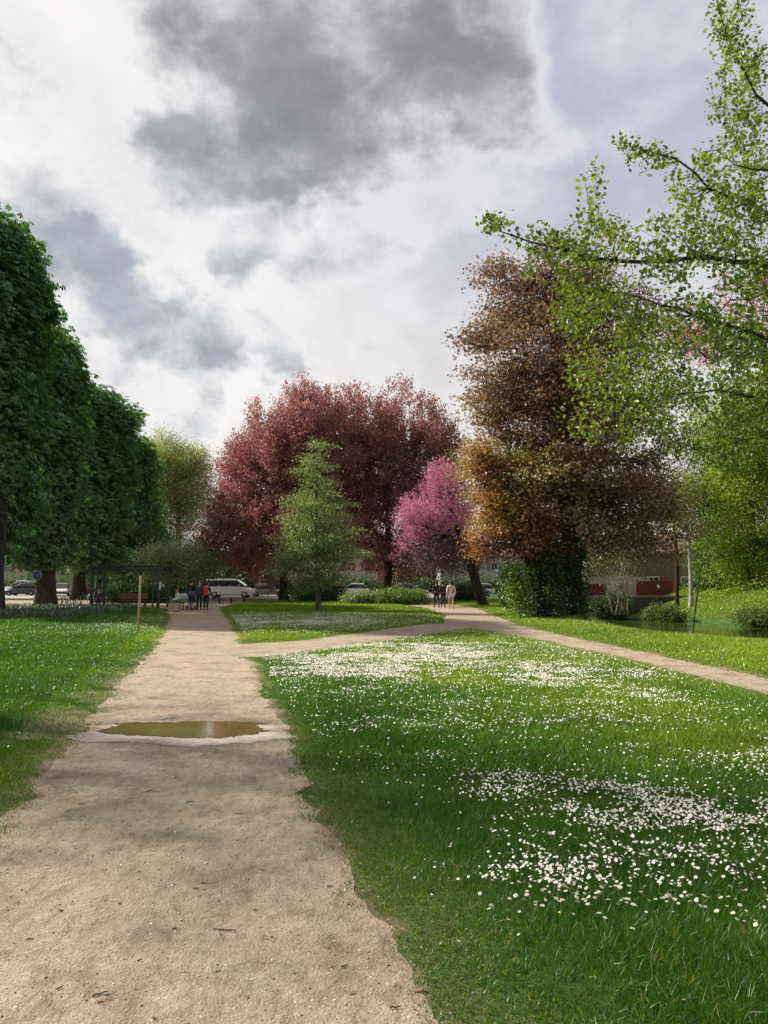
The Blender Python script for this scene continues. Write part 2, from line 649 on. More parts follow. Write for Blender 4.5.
def clip_sheet(name, gx, gy, ff, zf, m, attrs=None):
    """the part of a grid where ff < 0, its border cut along the line ff = 0"""
    X, Y = np.meshgrid(gx, gy)
    P0 = np.stack([X.ravel(), Y.ravel(), zf(X, Y).ravel()], 1)
    nx = len(gx)
    idx = (np.arange(len(gy) - 1)[:, None] * nx + np.arange(nx - 1)[None, :])
    quads = np.stack([idx, idx + 1, idx + nx + 1, idx + nx], -1).reshape(-1, 4)
    fr = ff(X, Y).ravel()
    ins = (fr[quads] < 0).sum(1)
    extra, el, et, cache = [], [], [], {}
    for q in quads[(ins > 0) & (ins < 4)]:
        poly = []
        for a, b in zip(q, np.roll(q, -1)):
            fa, fb = fr[a], fr[b]
            if fa < 0: poly.append(int(a))
            if (fa < 0) != (fb < 0):
                key = (min(a, b), max(a, b))
                if key not in cache:
                    tt = fa / (fa - fb)
                    cache[key] = X.size + len(extra)
                    extra.append(P0[a] * (1 - tt) + P0[b] * tt)
                poly.append(cache[key])
        if len(poly) > 2:
            el += poly
            et.append(len(poly))
    Vp = np.vstack([P0, np.array(extra).reshape(-1, 3)])
    lp = np.concatenate([quads[ins == 4].ravel(), np.array(el, int)])
    tp = np.concatenate([np.full((ins == 4).sum(), 4), np.array(et, int)])
    used = np.unique(lp)
    remap = np.full(len(Vp), -1)
    remap[used] = np.arange(len(used))
    Vu = Vp[used]
    return np_mesh(name, Vu, remap[lp], tp, m, attr={k: f(Vu[:, 0], Vu[:, 1]) for k, f in (attrs or {}).items()}, smooth=True)


# gravel path: cells clipped along the trodden edge
gx = axis([(-61, -16, 1.0), (-16, -5, 0.25), (-5, 1.6, 0.07), (1.6, 9, 0.14), (9, 31, 1)])
gy = axis([(-3, 1.5, 0.5), (1.5, 13, 0.07), (13, 34, 0.2), (34, 70, 0.5)])
path = clip_sheet('gravel_path', gx, gy, path_f, lambda x, y: np.maximum(th(x, y), -0.02) + 0.004, M_GRAVEL)
tag(path, kind='structure')


def disc_sheet(name, cx, cy, rx, ry, z, m, seed, n=700, amp=0.25, rot=0.0):
    th_ = np.linspace(0, 2 * np.pi, n, endpoint=False)
    r = 1 + amp * (fbm(np.cos(th_) * 2.4 + seed, np.sin(th_) * 2.4, 0.7, seed) - 0.5) * 2 + amp * .35 * (fbm(np.cos(th_) * 9 + seed, np.sin(th_) * 9, 0.7, seed) - 0.5) * 2 + amp * .9 * (fbm(np.cos(th_) * 40 + seed, np.sin(th_) * 40, 0.9, seed + 3) - 0.5) * 2
    c, s = np.cos(th_), np.sin(th_)
    sup = (np.abs(c) ** 3.2 + np.abs(s) ** 3.2) ** (-1 / 3.2)
    x, y = rx * c * sup * r, ry * s * sup * r
    V = np.stack([cx + x * math.cos(rot) - y * math.sin(rot), cy + x * math.sin(rot) + y * math.cos(rot), np.full(n, z)], 1)
    V = np.vstack([V, [[cx, cy, z]]])
    lo = np.stack([np.arange(n), (np.arange(n) + 1) % n, np.full(n, n)], 1)
    return np_mesh(name, V, lo.ravel(), np.full(n, 3), m)


mrim, nn = mat('chalky_mud')
tcn = nn.n('ShaderNodeTexCoord')
c = nn.ramp(nn.noise(tcn.outputs['Object'], 14, 7, .7), [(0.3, (0.36, 0.28, 0.20)), (0.48, (0.55, 0.46, 0.38)), (0.7, (0.68, 0.60, 0.52))])
wa = nn.n('ShaderNodeAttribute', attribute_name='wet')
wf = nn.math('ADD', wa.outputs['Fac'], nn.math('MULTIPLY', nn.math('SUBTRACT', nn.noise(tcn.outputs['Object'], 22, 7, .75), 0.5), 1.9), clamp=True)
dry_ = nn.ramp(nn.noise(tcn.outputs['Object'], 85, 6, .8), [(0.32, (0.16, 0.12, 0.08)), (0.46, (0.30, 0.23, 0.165)), (0.6, (0.335, 0.262, 0.188)), (0.75, (.46, .38, .29))])
c = nn.mix(wf, dry_, c)
b = nn.n('ShaderNodeBsdfPrincipled')
nn.l(c, b.inputs['Base Color'])
b.inputs['Roughness'].default_value = 0.55
bp = nn.n('ShaderNodeBump')
bp.inputs['Strength'].default_value = 0.5
bp.inputs['Distance'].default_value = 0.02
nn.l(nn.noise(tcn.outputs['Object'], 30, 6, .7), bp.inputs['Height'])
nn.l(bp.outputs[0], b.inputs['Normal'])
o = nn.n('ShaderNodeOutputMaterial')
nn.l(b.outputs[0], o.inputs[0])
PX, PY = -2.16, 8.28


def puddle_f(x, y, rx, ry, amp, seed):
    u, v = (x - PX - .04 * (y - PY)), (y - PY + .05 * (x - PX))
    r = (np.abs(u / rx) ** 3 + np.abs(v / ry) ** 3) ** (1 / 3)
    return (r - 1) * min(rx, ry) + (fbm(x * .45, y, .28, seed, 5) - .5) * amp + (fbm(x, y, .05, seed + 2, 3) - .5) * amp * .35


qx, qy = np.arange(-3.6, -.6, .02), np.arange(6.9, 9.5, .02)
tag(clip_sheet('mud_rim', qx, qy, lambda x, y: np.maximum(puddle_f(x, y + .12, 1.12, .63, .40, 3), -9), lambda x, y: np.full(x.shape, .0085), mrim, {'wet': lambda x, y: sm(0, .22, -puddle_f(x, y + .12, 1.12, .63, .40, 3))}), kind='structure')
tag(clip_sheet('puddle_water', qx, qy, lambda x, y: puddle_f(x + .02, y - .03, .90, .43, .26, 7), lambda x, y: np.full(x.shape, .0135), water_mat('puddle', (0.17, 0.125, 0.045), 0.015, 0.018, 7)), kind='structure')

# stream water
sw = grid_mesh('stream_water', np.arange(9, 70, 2.0), np.arange(2, 96, 2.0), lambda x, y: np.full(x.shape, -0.62), water_mat('stream', (0.035, 0.06, 0.012), 0.06, 0.12, 2.5))
tag(sw, kind='structure')


def box_bm(bm, c, s, rz=0.0, bevel=0.0):
    r = bmesh.ops.create_cube(bm, size=1)
    vs = r['verts']
    bmesh.ops.scale(bm, vec=s, verts=vs)
    if bevel:
        ed = list({e for v in vs for e in v.link_edges})
        rb = bmesh.ops.bevel(bm, geom=ed, offset=bevel, segments=2, affect='EDGES', profile=0.6)
        vs = list({v for f in rb['faces'] for v in f.verts} | {v for v in vs if v.is_valid})
    bmesh.ops.rotate(bm, cent=(0, 0, 0), matrix=Matrix.Rotation(rz, 3, 'Z'), verts=vs)
    bmesh.ops.translate(bm, vec=c, verts=vs)
    return vs


def bm_obj(name, bm, m, parent=None, smooth=False):
    me = bpy.data.meshes.new(name)
    bm.to_mesh(me)
    bm.free()
    me.materials.append(m)
    if smooth:
        for p in me.polygons: p.use_smooth = True
    return link(name, me, parent)


def box(name, c, s, m, parent=None, rz=0.0, bevel=0.01):
    bm = bmesh.new()
    box_bm(bm, c, s, rz, bevel)
    return bm_obj(name, bm, m, parent)


def tube(name, pts, r, m, parent=None, n=8, closed=False):
    """swept tube; r a number or one per point"""
    pts = np.asarray(pts, float)
    k = len(pts)
    r = np.full(k, r) if np.isscalar(r) else np.asarray(r, float)
    d = np.roll(pts, -1, 0) - np.roll(pts, 1, 0) if closed else np.gradient(pts, axis=0)
    d /= np.linalg.norm(d, axis=1, keepdims=True) + 1e-9
    ref = np.array([0.13, 0.21, 0.97]) if abs(d[:, 2]).mean() < 0.8 else np.array([0.97, 0.2, 0.1])
    u = np.cross(d, ref)
    u /= np.linalg.norm(u, axis=1, keepdims=True) + 1e-9
    v = np.cross(d, u)
    a = np.linspace(0, 2 * np.pi, n, endpoint=False)
    V = pts[:, None, :] + r[:, None, None] * (np.cos(a)[None, :, None] * u[:, None, :] + np.sin(a)[None, :, None] * v[:, None, :])
    V = V.reshape(-1, 3)
    f = []
    for i in range(k if closed else k - 1):
        j = (i + 1) % k
        for q in range(n):
            p = (q + 1) % n
            f.append((i * n + q, i * n + p, j * n + p, j * n + q))
    if not closed:
        f.append(tuple(range(n))[::-1])
        f.append(tuple((k - 1) * n + q for q in range(n)))
    lo = np.concatenate([np.array(x) for x in f])
    return np_mesh(name, V, lo, [len(x) for x in f], m, parent, smooth=True)


M_ASPH = simple('asphalt', (0.24, 0.22, 0.205), 0.9, var=0.25, scale=1.5, bump=0.3)
M_KERB = simple('kerb_stone', (0.34, 0.32, 0.29), 0.85, bump=0.3)
road = grid_mesh('road', np.array([-160., -60, 0, 60, 160]), np.array([71., 84, 104]), lambda x, y: np.full(x.shape, 0.085), M_ASPH)
# the road stops before the stream bank on the right
tag(road, kind='structure')
bpy.data.objects.remove(road)
road = grid_mesh('road', np.array([-160., -60, 0, 9]), np.array([71., 84, 104]), lambda x, y: np.full(x.shape, 0.085), M_ASPH)
tag(road, kind='structure')
k = box('kerb', (-75, 70.9, 0.08), (168, 0.16, 0.2), M_KERB)
tag(k, kind='structure')
k = box('pavement', (-75, 105.5, 0.1), (168, 3, 0.22), simple('paving', (0.3, 0.28, 0.25), 0.9, bump=0.2))
tag(k, kind='structure')

# ------------------------------------------------------------------ grass, daisies
GRASS_STOPS = [(0.0, (0.016, 0.065, 0.004)), (0.35, (0.042, 0.130, 0.006)), (0.65, (0.090, 0.185, 0.011)), (0.93, (0.22, 0.31, 0.025)), (1.0, (0.36, 0.32, 0.14))]
M_GRASS = leafmat('grass_blades', GRASS_STOPS, 0.45, 0.03, 0.4, (1.45, 1.35, 0.35))
BLADE_V = [(-.5, 0, 0), (.5, 0, 0), (.38, .10, .55), (-.38, .10, .55), (0, .42, 1.0)]
BLADE_F = [(0, 1, 2, 3), (3, 2, 4)]


def blades(name, x, y, h, wd_, lean=0.45, lvb=0.0, label=None, m=None, z=None, lvr=0.45):
    n = len(x)
    P = np.stack([x, y, gz(x, y) - 0.006 if z is None else z], 1)
    yaw = rng.random(n) * 2 * np.pi
    up = np.stack([rng.normal(0, lean, n), rng.normal(0, lean, n), np.ones(n)], 1)
    B = basis_up(up, yaw)
    s = np.stack([wd_, h, h], 1)
    V, lo, to, mm = inst(BLADE_V, BLADE_F, P, B, s)
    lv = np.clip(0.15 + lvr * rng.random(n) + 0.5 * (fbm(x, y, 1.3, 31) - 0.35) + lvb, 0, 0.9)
    lv = lv - 0.18 * (x < -2.2 - .23 * y) + 0.04 * (y < 8)  # left lawn darkened: its shade is put into the blade colour
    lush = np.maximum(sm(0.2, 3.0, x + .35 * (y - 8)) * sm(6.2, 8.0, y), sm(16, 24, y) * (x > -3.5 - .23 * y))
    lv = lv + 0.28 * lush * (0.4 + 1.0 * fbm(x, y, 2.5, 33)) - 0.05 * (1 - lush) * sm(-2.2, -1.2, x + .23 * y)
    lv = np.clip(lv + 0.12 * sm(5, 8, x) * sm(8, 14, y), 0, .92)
    dry = (rng.random(n) < 0.03) & (y < 7)
    lv = np.where(dry, 1.0, lv)
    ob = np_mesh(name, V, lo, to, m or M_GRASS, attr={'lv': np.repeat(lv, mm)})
    tag(ob, label or 'short green grass of the lawn', 'grass', kind='stuff')
    return ob


def sprout(x0, x1, y0, y1, dens, worn=0.16):
    n = int((x1 - x0) * (y1 - y0) * dens)
    x = rng.uniform(x0, x1, n)
    y = rng.uniform(y0, y1, n)
    f = path_f(x, y)
    keep = rng.random(n) < sm(-0.16, worn - .08, f + (fbm(x, y, 0.35, 41) - 0.5) * 0.38 - 0.2 * sm(.62, .75, fbm(x, y, 1.4, 43)))
    keep &= rng.random(n) > .85 * wear(x, y)
    keep &= (np.abs(x) < y * 0.62 + 2.2)
    keep &= th(x, y) > -0.45
    return x[keep], y[keep]


def hgt(x, y):
    """grass height: kept short by the path, longer out in the lawn"""
    f = path_f(x, y)
    return 0.024 + 0.050 * sm(0.05, 1.1, f) * (0.55 + 0.9 * fbm(x, y, 0.7, 51))


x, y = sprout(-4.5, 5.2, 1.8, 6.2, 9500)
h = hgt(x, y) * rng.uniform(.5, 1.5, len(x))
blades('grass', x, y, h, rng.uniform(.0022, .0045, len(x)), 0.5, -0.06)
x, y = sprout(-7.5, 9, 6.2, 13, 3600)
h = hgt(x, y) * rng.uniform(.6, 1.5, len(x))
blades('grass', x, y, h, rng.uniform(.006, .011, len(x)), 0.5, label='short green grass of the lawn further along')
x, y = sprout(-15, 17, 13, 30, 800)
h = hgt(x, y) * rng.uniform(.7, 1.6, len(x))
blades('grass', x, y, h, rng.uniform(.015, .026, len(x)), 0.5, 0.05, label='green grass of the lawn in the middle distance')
x, y = sprout(-34, 42, 30, 70, 150)
h = hgt(x, y) * rng.uniform(.9, 1.9, len(x))
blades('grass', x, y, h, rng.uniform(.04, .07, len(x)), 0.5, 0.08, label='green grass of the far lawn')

# short trampled grass and clover along the path edges
x, y = sprout(-4.5, 3.2, 1.8, 11, 5200, .2)
k = path_f(x, y) < .55
x, y = x[k], y[k]
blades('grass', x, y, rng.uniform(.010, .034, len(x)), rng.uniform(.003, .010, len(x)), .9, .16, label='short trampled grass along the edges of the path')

# rank growth along the stream's near bank
def strip(n, x0, x1, y0, y1, cond):
    x = rng.uniform(x0, x1, n); y = rng.uniform(y0, y1, n)
    k = cond(x, y)
    return x[k], y[k]


def near_bank(x, y):
    d, s = stream_sd(x, y)
    return (s > 0) & (d < 7.6 + 2.5 * fbm(x, y, 3, 61)) & (th(x, y) > -.6) & (th(x, y) < -.02) & (path_f(x, y) > 0.5) & (y < 0.62 * 60)


x, y = strip(150000, 6, 26, 8, 52, near_bank)
M_RANK = leafmat('rank_growth', [(0, (0.03, 0.085, 0.012)), (0.6, (0.075, 0.17, 0.02)), (1.0, (0.16, 0.26, 0.05))], 0.5, 0.03)
blades('bank_plants', x, y, rng.uniform(.10, .34, len(x)) * (0.2 + 1.1 * fbm(x, y, 1.5, 71)) * (0.35 + 0.65 * sm(24, 32, y)), rng.uniform(.02, .05, len(x)), 0.45, 0.1, 'rank green plants on the near bank of the stream', M_RANK)

PET_V = [(0, 0, .10)] + [(math.cos(a), math.sin(a), 0.0) for a in np.linspace(0, 2 * np.pi, 8, endpoint=False)]
PET_F = [(0, 1 + i, 1 + (i + 1) % 8) for i in range(8)]
M_PETAL = simple('daisy_petal', (0.78, 0.75, 0.70), 0.6, var=0.05)
M_EYE = simple('daisy_eye', (0.65, 0.42, 0.03), 0.7)
M_STEM = simple('daisy_stem', (0.05, 0.12, 0.02), 0.7)


def daisy_mask(x, y):
    e = lambda cx, cy, rx, ry, rot=0: np.exp(-((((x - cx) * math.cos(rot) + (y - cy) * math.sin(rot)) / rx) ** 2 + ((-(x - cx) * math.sin(rot) + (y - cy) * math.cos(rot)) / ry) ** 2))
    n1 = sm(0.42, 0.66, fbm(x, y, 0.9, 81))
    n2 = sm(0.36, 0.60, fbm(x, y, 1.8, 91))
    m = 0.0
    m = m + 1.5 * e(1.95, 5.2, 0.95, 0.50, R(-28)) * (0.45 + 0.55 * n1)
    m = m + 0.8 * e(1.25, 4.25, 0.65, 0.42, R(30)) * (0.3 + n1)
    m = m + 0.26 * e(2.4, 4.0, 0.7, 0.5) * n1
    m = m + 0.62 * e(0.6, 15.5, 2.5, 4.0, R(-12)) * (0.35 + n2)
    m = m + 0.45 * e(-0.6, 12.2, 1.7, 1.5) * (0.2 + n2)
    m = m + 0.42 * e(3.3, 11.5, 1.6, 2.0) * n2
    m = m + 0.30 * e(-4.0, 31, 5, 5.5) * (0.25 + n2)
    m = m + 0.18 * e(1.5, 8.2, 2.4, 1.4) * n1
    m = m + 0.16 * e(4.0, 6.6, 1.6, 1.1) * n1
    m = m + 0.012 * e(-6.5, 13, 3, 4) * n1 + 0.022 * e(-9, 27, 4, 6) * n2
    m = m * (0.25 + 1.5 * sm(.35, .65, fbm(x, y, 0.28, 95)))
    return np.minimum(m, .9) + np.where(x < -2 - .23 * y, 0.0008, 0.003)


# far and middle daisies: nobody could count them
def scatter_daisies(n, x0, x1, y0, y1):
    x = rng.uniform(x0, x1, n); y = rng.uniform(y0, y1, n)
    k = (rng.random(n) < daisy_mask(x, y)) & (path_f(x, y) > 0.25) & (np.abs(x) < y * .6 + 1)
    return x[k], y[k]


PET_E = PET_V + [(.28, 0, .17), (0, .28, .17), (-.28, 0, .17), (0, -.28, .17)]


def daisy_mesh(name, x, y, lo_, hi_, label):
    n = len(x)
    hgt_ = hgt(x, y) * 0.75 + 0.02
    P = np.stack([x, y, gz(x, y) + hgt_], 1)
    B = basis_up(np.stack([rng.normal(-.1, .45, n), rng.normal(-.1, .45, n), np.ones(n)], 1), rng.random(n) * 6.28)
    s3 = rng.uniform(lo_, hi_, n)[:, None] * np.stack([np.ones(n), rng.uniform(.55, 1, n), np.ones(n)], 1)
    V, lo, to, mm = inst(PET_E, PET_F + [(9, 10, 11, 12)], P, B, s3)
    ob = np_mesh(name, V, lo, to, [M_PETAL, M_EYE], midx=np.tile([0] * 8 + [1], n))
    tag(ob, label, 'daisies', kind='stuff')


near = scatter_daisies(60000, -0.8, 4.8, 2.4, 6.8)
order = np.argsort(near[1])
nx_, ny_ = near[0][order], near[1][order]
nnear = min(300, len(nx_))


def daisy_proto():
    bm = bmesh.new()
    rays = 15
    c = bm.verts.new((0, 0, 0.0))
    for i in range(rays):
        a0 = 2 * math.pi * i / rays
        dr = random.uniform(-.15, .25)
        l = bm.verts.new((math.cos(a0 - .11) * .62, math.sin(a0 - .11) * .62, .10 + dr * .4))
        tp_ = bm.verts.new((math.cos(a0) * 1.0, math.sin(a0) * 1.0, .12 + dr))
        r = bm.verts.new((math.cos(a0 + .11) * .62, math.sin(a0 + .11) * .62, .10 + dr * .4))
        b1 = bm.verts.new((math.cos(a0 - .17) * .9, math.sin(a0 - .17) * .9, .12 + dr * .8))
        b2 = bm.verts.new((math.cos(a0 + .17) * .9, math.sin(a0 + .17) * .9, .12 + dr * .8))
        f = bm.faces.new((c, l, b1, tp_, b2, r))
        f.material_index = 0
    ret = bmesh.ops.create_uvsphere(bm, u_segments=8, v_segments=5, radius=0.3)
    for v in ret['verts']:
        v.co.z = v.co.z * 0.5 + 0.08
        for f in v.link_faces: f.material_index = 1
    ret = bmesh.ops.create_cone(bm, cap_ends=False, segments=4, radius1=.07, radius2=.06, depth=4)
    for v in ret['verts']:
        v.co.z -= 2.0
        for f in v.link_faces: f.material_index = 2
    me = bpy.data.meshes.new('daisy')
    bm.to_mesh(me)
    bm.free()
    for m_ in (M_PETAL, M_EYE, M_STEM): me.materials.append(m_)
    return me


daisy_me = daisy_proto()
for i in range(nnear):
    o = bpy.data.objects.new('daisy', daisy_me)
    COL.objects.link(o)
    x0, y0 = nx_[i], ny_[i]
    o.location = (x0, y0, float(gz(x0, y0) + hgt(x0, y0) * 0.8 + .02))
    o.rotation_euler = (random.gauss(0, .3), random.gauss(0, .3), random.random() * 6)
    s_ = random.uniform(.007, .012)
    o.scale = (s_, s_, s_)
    tag(o, 'white daisy with a yellow eye open in the near grass right of the path', 'daisy', 'daisies in the near grass')
daisy_mesh('daisies', nx_[nnear:], ny_[nnear:], .006, .011, 'white daisies crowded in the lawn right of the path')
x, y = scatter_daisies(110000, -8, 7.5, 6.8, 12)
daisy_mesh('daisies', x, y, .007, .012, 'white daisies scattered across the middle of the lawn')
x, y = scatter_daisies(1000000, -16, 8, 12, 42)
daisy_mesh('daisies', x, y, .008, .014, 'pale drifts of daisies in the far lawn')

# dandelions: a few yellow heads
M_DAN = simple('dandelion', (0.75, 0.50, 0.02), 0.7)
for px, py, sz in ((6, 693, .03), (34, 627, .05), (374, 690, .025), (560, 934, .012), (237, 654, .03)):
    g = G(px, py)
    bm = bmesh.new()
    bmesh.ops.create_icosphere(bm, subdivisions=2, radius=1)
    for v in bm.verts:
        v.co *= random.uniform(.85, 1.1)
        v.co.z *= .5
    o = bm_obj('dandelion', bm, M_DAN)
    o.location = (g[0], g[1], float(gz(g[0], g[1])) + .06)
    o.scale = (sz * .6,) * 3
    tag(o, {6: 'yellow dandelion in the left lawn, the one nearest the camera', 34: 'yellow dandelion among the leafy bed by the dark tree trunks', 374: 'yellow dandelion in the daisies at the middle of the lawn',
            560: 'small yellow dandelion low in the nearest grass', 237: 'yellow dandelion by the corner where the paths meet'}[px], 'dandelion', 'dandelions')

# stones, twigs on the path
OCT_V = [(1, 0, 0), (-1, 0, 0), (0, 1, 0), (0, -1, 0), (0, 0, .6), (0, 0, -.6)]
OCT_F = [(0, 2, 4), (2, 1, 4), (1, 3, 4), (3, 0, 4), (2, 0, 5), (1, 2, 5), (3, 1, 5), (0, 3, 5)]
n = 60000
x = rng.uniform(-4.5, 1.3, n); y = 1.6 + 11 * rng.random(n) ** 1.5
k = path_f(x, y) < 0.1
x, y = x[k], y[k]
n = len(x)
m_st, nn = mat('pebbles')
a = nn.n('ShaderNodeAttribute', attribute_name='lv')
c = nn.ramp(a.outputs['Fac'], [(0, (0.04, 0.028, 0.02)), (0.18, (0.10, 0.07, 0.05)), (0.3, (0.28, 0.21, 0.15)), (0.75, (0.44, 0.35, 0.26)), (1, (0.72, 0.68, 0.62))])
b = nn.n('ShaderNodeBsdfPrincipled'); nn.l(c, b.inputs['Base Color']); b.inputs['Roughness'].default_value = 0.85
o = nn.n('ShaderNodeOutputMaterial'); nn.l(b.outputs[0], o.inputs[0])
B = basis_up(np.stack([rng.normal(0, .3, n), rng.normal(0, .3, n), np.ones(n)], 1), rng.random(n) * 6.28)
s0 = 0.0018 + 0.0062 * rng.random(n) ** 5
V, lo, to, mm = inst(OCT_V, OCT_F, np.stack([x, y, np.full(n, .005)], 1), B, np.stack([s0 * rng.uniform(.7, 1.6, n), s0, s0], 1))
tag(np_mesh('gravel', V, lo, to, m_st, attr={'lv': np.repeat(rng.random(n), mm)}), 'loose grit and small stones on the sandy path', 'gravel', kind='stuff')

M_TWIG = simple('twig_wood', (0.045, 0.028, 0.018), 0.9)
M_DRY = simple('dry_leaf', (0.16, 0.07, 0.035), 0.8)
tw = [(222, 932, .10, 2.8), (203, 884, .04, .2), (196, 890, .03, .3), (100, 996, .06, .4), (99, 1003, .03, .6), (175, 930, .025, .1), (330, 888, .03, .1), (262, 871, .03, .0), (345, 968, .03, .5),
      (60, 990, .03, .9), (352, 995, .03, .8), (140, 962, .02, .2), (255, 912, .02, 1), (420, 992, .05, .5), (432, 983, .05, 2.6), (30, 941, .03, .6), (47, 866, .03, .2), (120, 905, .02, 1.2), (82, 805, .05, .2),
      (190, 802, .06, .1), (150, 792, .05, .3), (238, 815, .04, .2), (300, 850, .03, .4), (395, 1010, .04, .1), (60, 912, .04, 2.7)]
for i, (px, py, ln, an) in enumerate(tw):
    g = G(px, py)
    k = 5
    tpts = [(ln * (q / (k - 1) - .5), random.uniform(-.07, .07) * ln, .004 + random.uniform(0, .004)) for q in range(k)]
    if i % 3 == 1:
        V_ = np.array([(-1, 0, .1), (-.3, .45, 0), (.5, .35, .15), (1, 0, .3), (.5, -.35, .2), (-.3, -.45, .05)]) * ln * .55
        V_[:, 2] += .004
        o = np_mesh('dead_leaf', V_, [0, 1, 2, 3, 4, 5], [6], M_DRY)
        o['label'], o['category'], o['group'] = 'small brown dead leaf lying on the sandy path', 'leaf', 'dead leaves on the path'
    else:
        o = tube('twig', tpts, [.0035, .003, .003, .0025, .0015], M_TWIG, n=5)
        o['label'], o['category'], o['group'] = 'short dark twig lying on the sandy path', 'twig', 'twigs on the path'
        if i == 0: o['label'] = 'longest thin twig lying alone near the middle of the path'
        if i == 0: del o['group']
    o.location = (g[0], g[1], 0.004)
    o.rotation_euler = (0, 0, an + random.uniform(-.2, .2))


# ------------------------------------------------------------------ trees
def grow(trunk, att, seed, tip=0.012, base=0.3, exp_=0.5, curl=0.22, up=0.35, step=0.9):
    """skeleton: every attractor is joined to the cheapest node already there"""
    r_ = np.random.default_rng(seed)
    pos = [np.array(p, float) for p in trunk]
    par = [-1] + list(range(len(trunk) - 1))
    plen = [0.0]
    for i in range(1, len(pos)): plen.append(plen[-1] + np.linalg.norm(pos[i] - pos[i - 1]))
    P = np.zeros((len(att) * 14 + len(pos), 3))
    L = np.zeros(len(P))
    P[:len(pos)] = pos
    L[:len(pos)] = plen
    par = par + [0] * (len(P) - len(par))
    cnt = len(pos)
    tr = np.array(trunk)
    first = max(1, int(len(trunk) * 0.3))
    dmin = np.min(np.linalg.norm(att[:, None, :] - tr[None, first:, :], axis=2), axis=1)
    tips = np.zeros(len(att), int)
    for i in np.argsort(dmin):
        a = att[i]
        d = P[:cnt] - a
        dist = np.linalg.norm(d, axis=1)
        hor = np.hypot(d[:, 0], d[:, 1])
        bad = np.maximum(0, d[:, 2] + up * hor)      # nodes too high to rise from
        cost = dist + 0.16 * L[:cnt] + 0.9 * bad
        cost[:first] += 50
        j = int(np.argmin(cost))
        k = max(1, min(12, int(math.ceil(dist[j] / step))))
        p0 = P[j]
        jd = P[j] - P[par[j]] if par[j] >= 0 else np.array([0, 0, 1.])
        jd = jd / (np.linalg.norm(jd) + 1e-9)
        ctrl = p0 + jd * dist[j] * 0.25 + (a - p0) * 0.25 + np.array([0, 0, curl * .5]) * dist[j]
        last = j
        for q in range(1, k + 1):
            t_ = q / k
            p = (1 - t_) ** 2 * p0 + 2 * t_ * (1 - t_) * ctrl + t_ * t_ * a
            if q < k: p = p + r_.normal(0, 0.05 * step, 3)
            P[cnt] = p
            L[cnt] = L[last] + np.linalg.norm(p - P[last])
            par[cnt] = last
            last = cnt
            cnt += 1
        tips[i] = last
    P = P[:cnt]
    par = np.array(par[:cnt])
    w_ = np.zeros(cnt)
    w_[tips] += 1
    w_ = np.maximum(w_, 0)
    for i in range(cnt - 1, 0, -1):
        w_[par[i]] += w_[i]
    w_ = np.maximum(w_, 1)
    rad = tip * w_ ** exp_
    k_ = base / rad[0]
    rad = np.where(w_ > 3, tip * 3 ** exp_ + (rad - tip * 3 ** exp_) * max(k_, .2), rad) if k_ != 1 else rad
    rad[0] *= 1.0
    return P, par, rad, tips


def skel_mesh(name, P, par, rad, idx, m, parent, flare=None, sides=6):
    idx = np.array([i for i in idx if par[i] >= 0])
    D = np.zeros_like(P)
    ok = par >= 0
    D[ok] = P[ok] - P[par[ok]]
    D[~ok] = (0, 0, 1)
    D /= np.linalg.norm(D, axis=1, keepdims=True) + 1e-9
    best = {}
    for i in range(len(P)):
        p = par[i]
        if p >= 0 and (p not in best or rad[i] > rad[best[p]]): best[p] = i
    main = np.array([best.get(par[i]) == i for i in idx])
    pp = par[idx]
    d0 = np.where(main[:, None], D[pp], D[idx])
    r0 = np.where(main, rad[pp], np.minimum(rad[idx] * 1.25, rad[pp]))
    d1 = D[idx]
    ref = np.array([0.31, 0.93, 0.17])

    def rings(c, d, r):
        u = np.cross(d, ref)
        u /= np.linalg.norm(u, axis=1, keepdims=True) + 1e-9
        v = np.cross(d, u)
        a = np.linspace(0, 2 * np.pi, sides, endpoint=False)
        return c[:, None, :] + r[:, None, None] * (np.cos(a)[None, :, None] * u[:, None, :] + np.sin(a)[None, :, None] * v[:, None, :])
    A = rings(P[pp], d0, r0)
    Bv = rings(P[idx], d1, rad[idx])
    V = np.concatenate([A, Bv], 1).reshape(-1, 3)
    q = []
    for s in range(sides):
        t_ = (s + 1) % sides
        q.append((s, t_, sides + t_, sides + s))
    q = np.array(q).ravel()
    lo = (q[None, :] + (np.arange(len(idx)) * 2 * sides)[:, None]).ravel()
    return np_mesh(name, V, lo, np.full(len(idx) * sides, 4), m, parent, smooth=True)


LEAF4 = ([(0, 0, 0), (.5, .32, .06), (1, 0, -.08), (.5, -.32, .06)], [(0, 1, 2, 3)])
OVATE = ([(0, 0, 0), (.22, .30, .05), (.6, .36, .07), (1, 0, -.06), (.6, -.36, .07), (.22, -.30, .05)], [(0, 1, 2, 3), (0, 3, 4, 5)])
pal = []
palf = []
for i, a_ in enumerate((-105, -52, 0, 52, 105)):
    c_, s_ = math.cos(R(a_)), math.sin(R(a_))
    L_ = (0.75, 0.92, 1.0, 0.92, 0.75)[i]
    dr = -0.45
    b0 = len(pal)
    pal += [(0, 0, 0), (c_ * .68 * L_ - s_ * .24, s_ * .68 * L_ + c_ * .24, dr * .45 * L_), (c_ * L_, s_ * L_, dr * 1.1 * L_), (c_ * .68 * L_ + s_ * .24, s_ * .68 * L_ - c_ * .24, dr * .45 * L_)]
    palf.append((b0, b0 + 1, b0 + 2, b0 + 3))
PALM = (pal, palf)
lobe = []
for i in range(10):
    a_ = 2 * math.pi * i / 10
    r_ = 0.55 if i % 2 else 0.28
    lobe.append((0.5 + r_ * math.cos(a_), r_ * math.sin(a_), -0.12 * (i % 2)))
LOBED = (lobe, [tuple(range(10))])


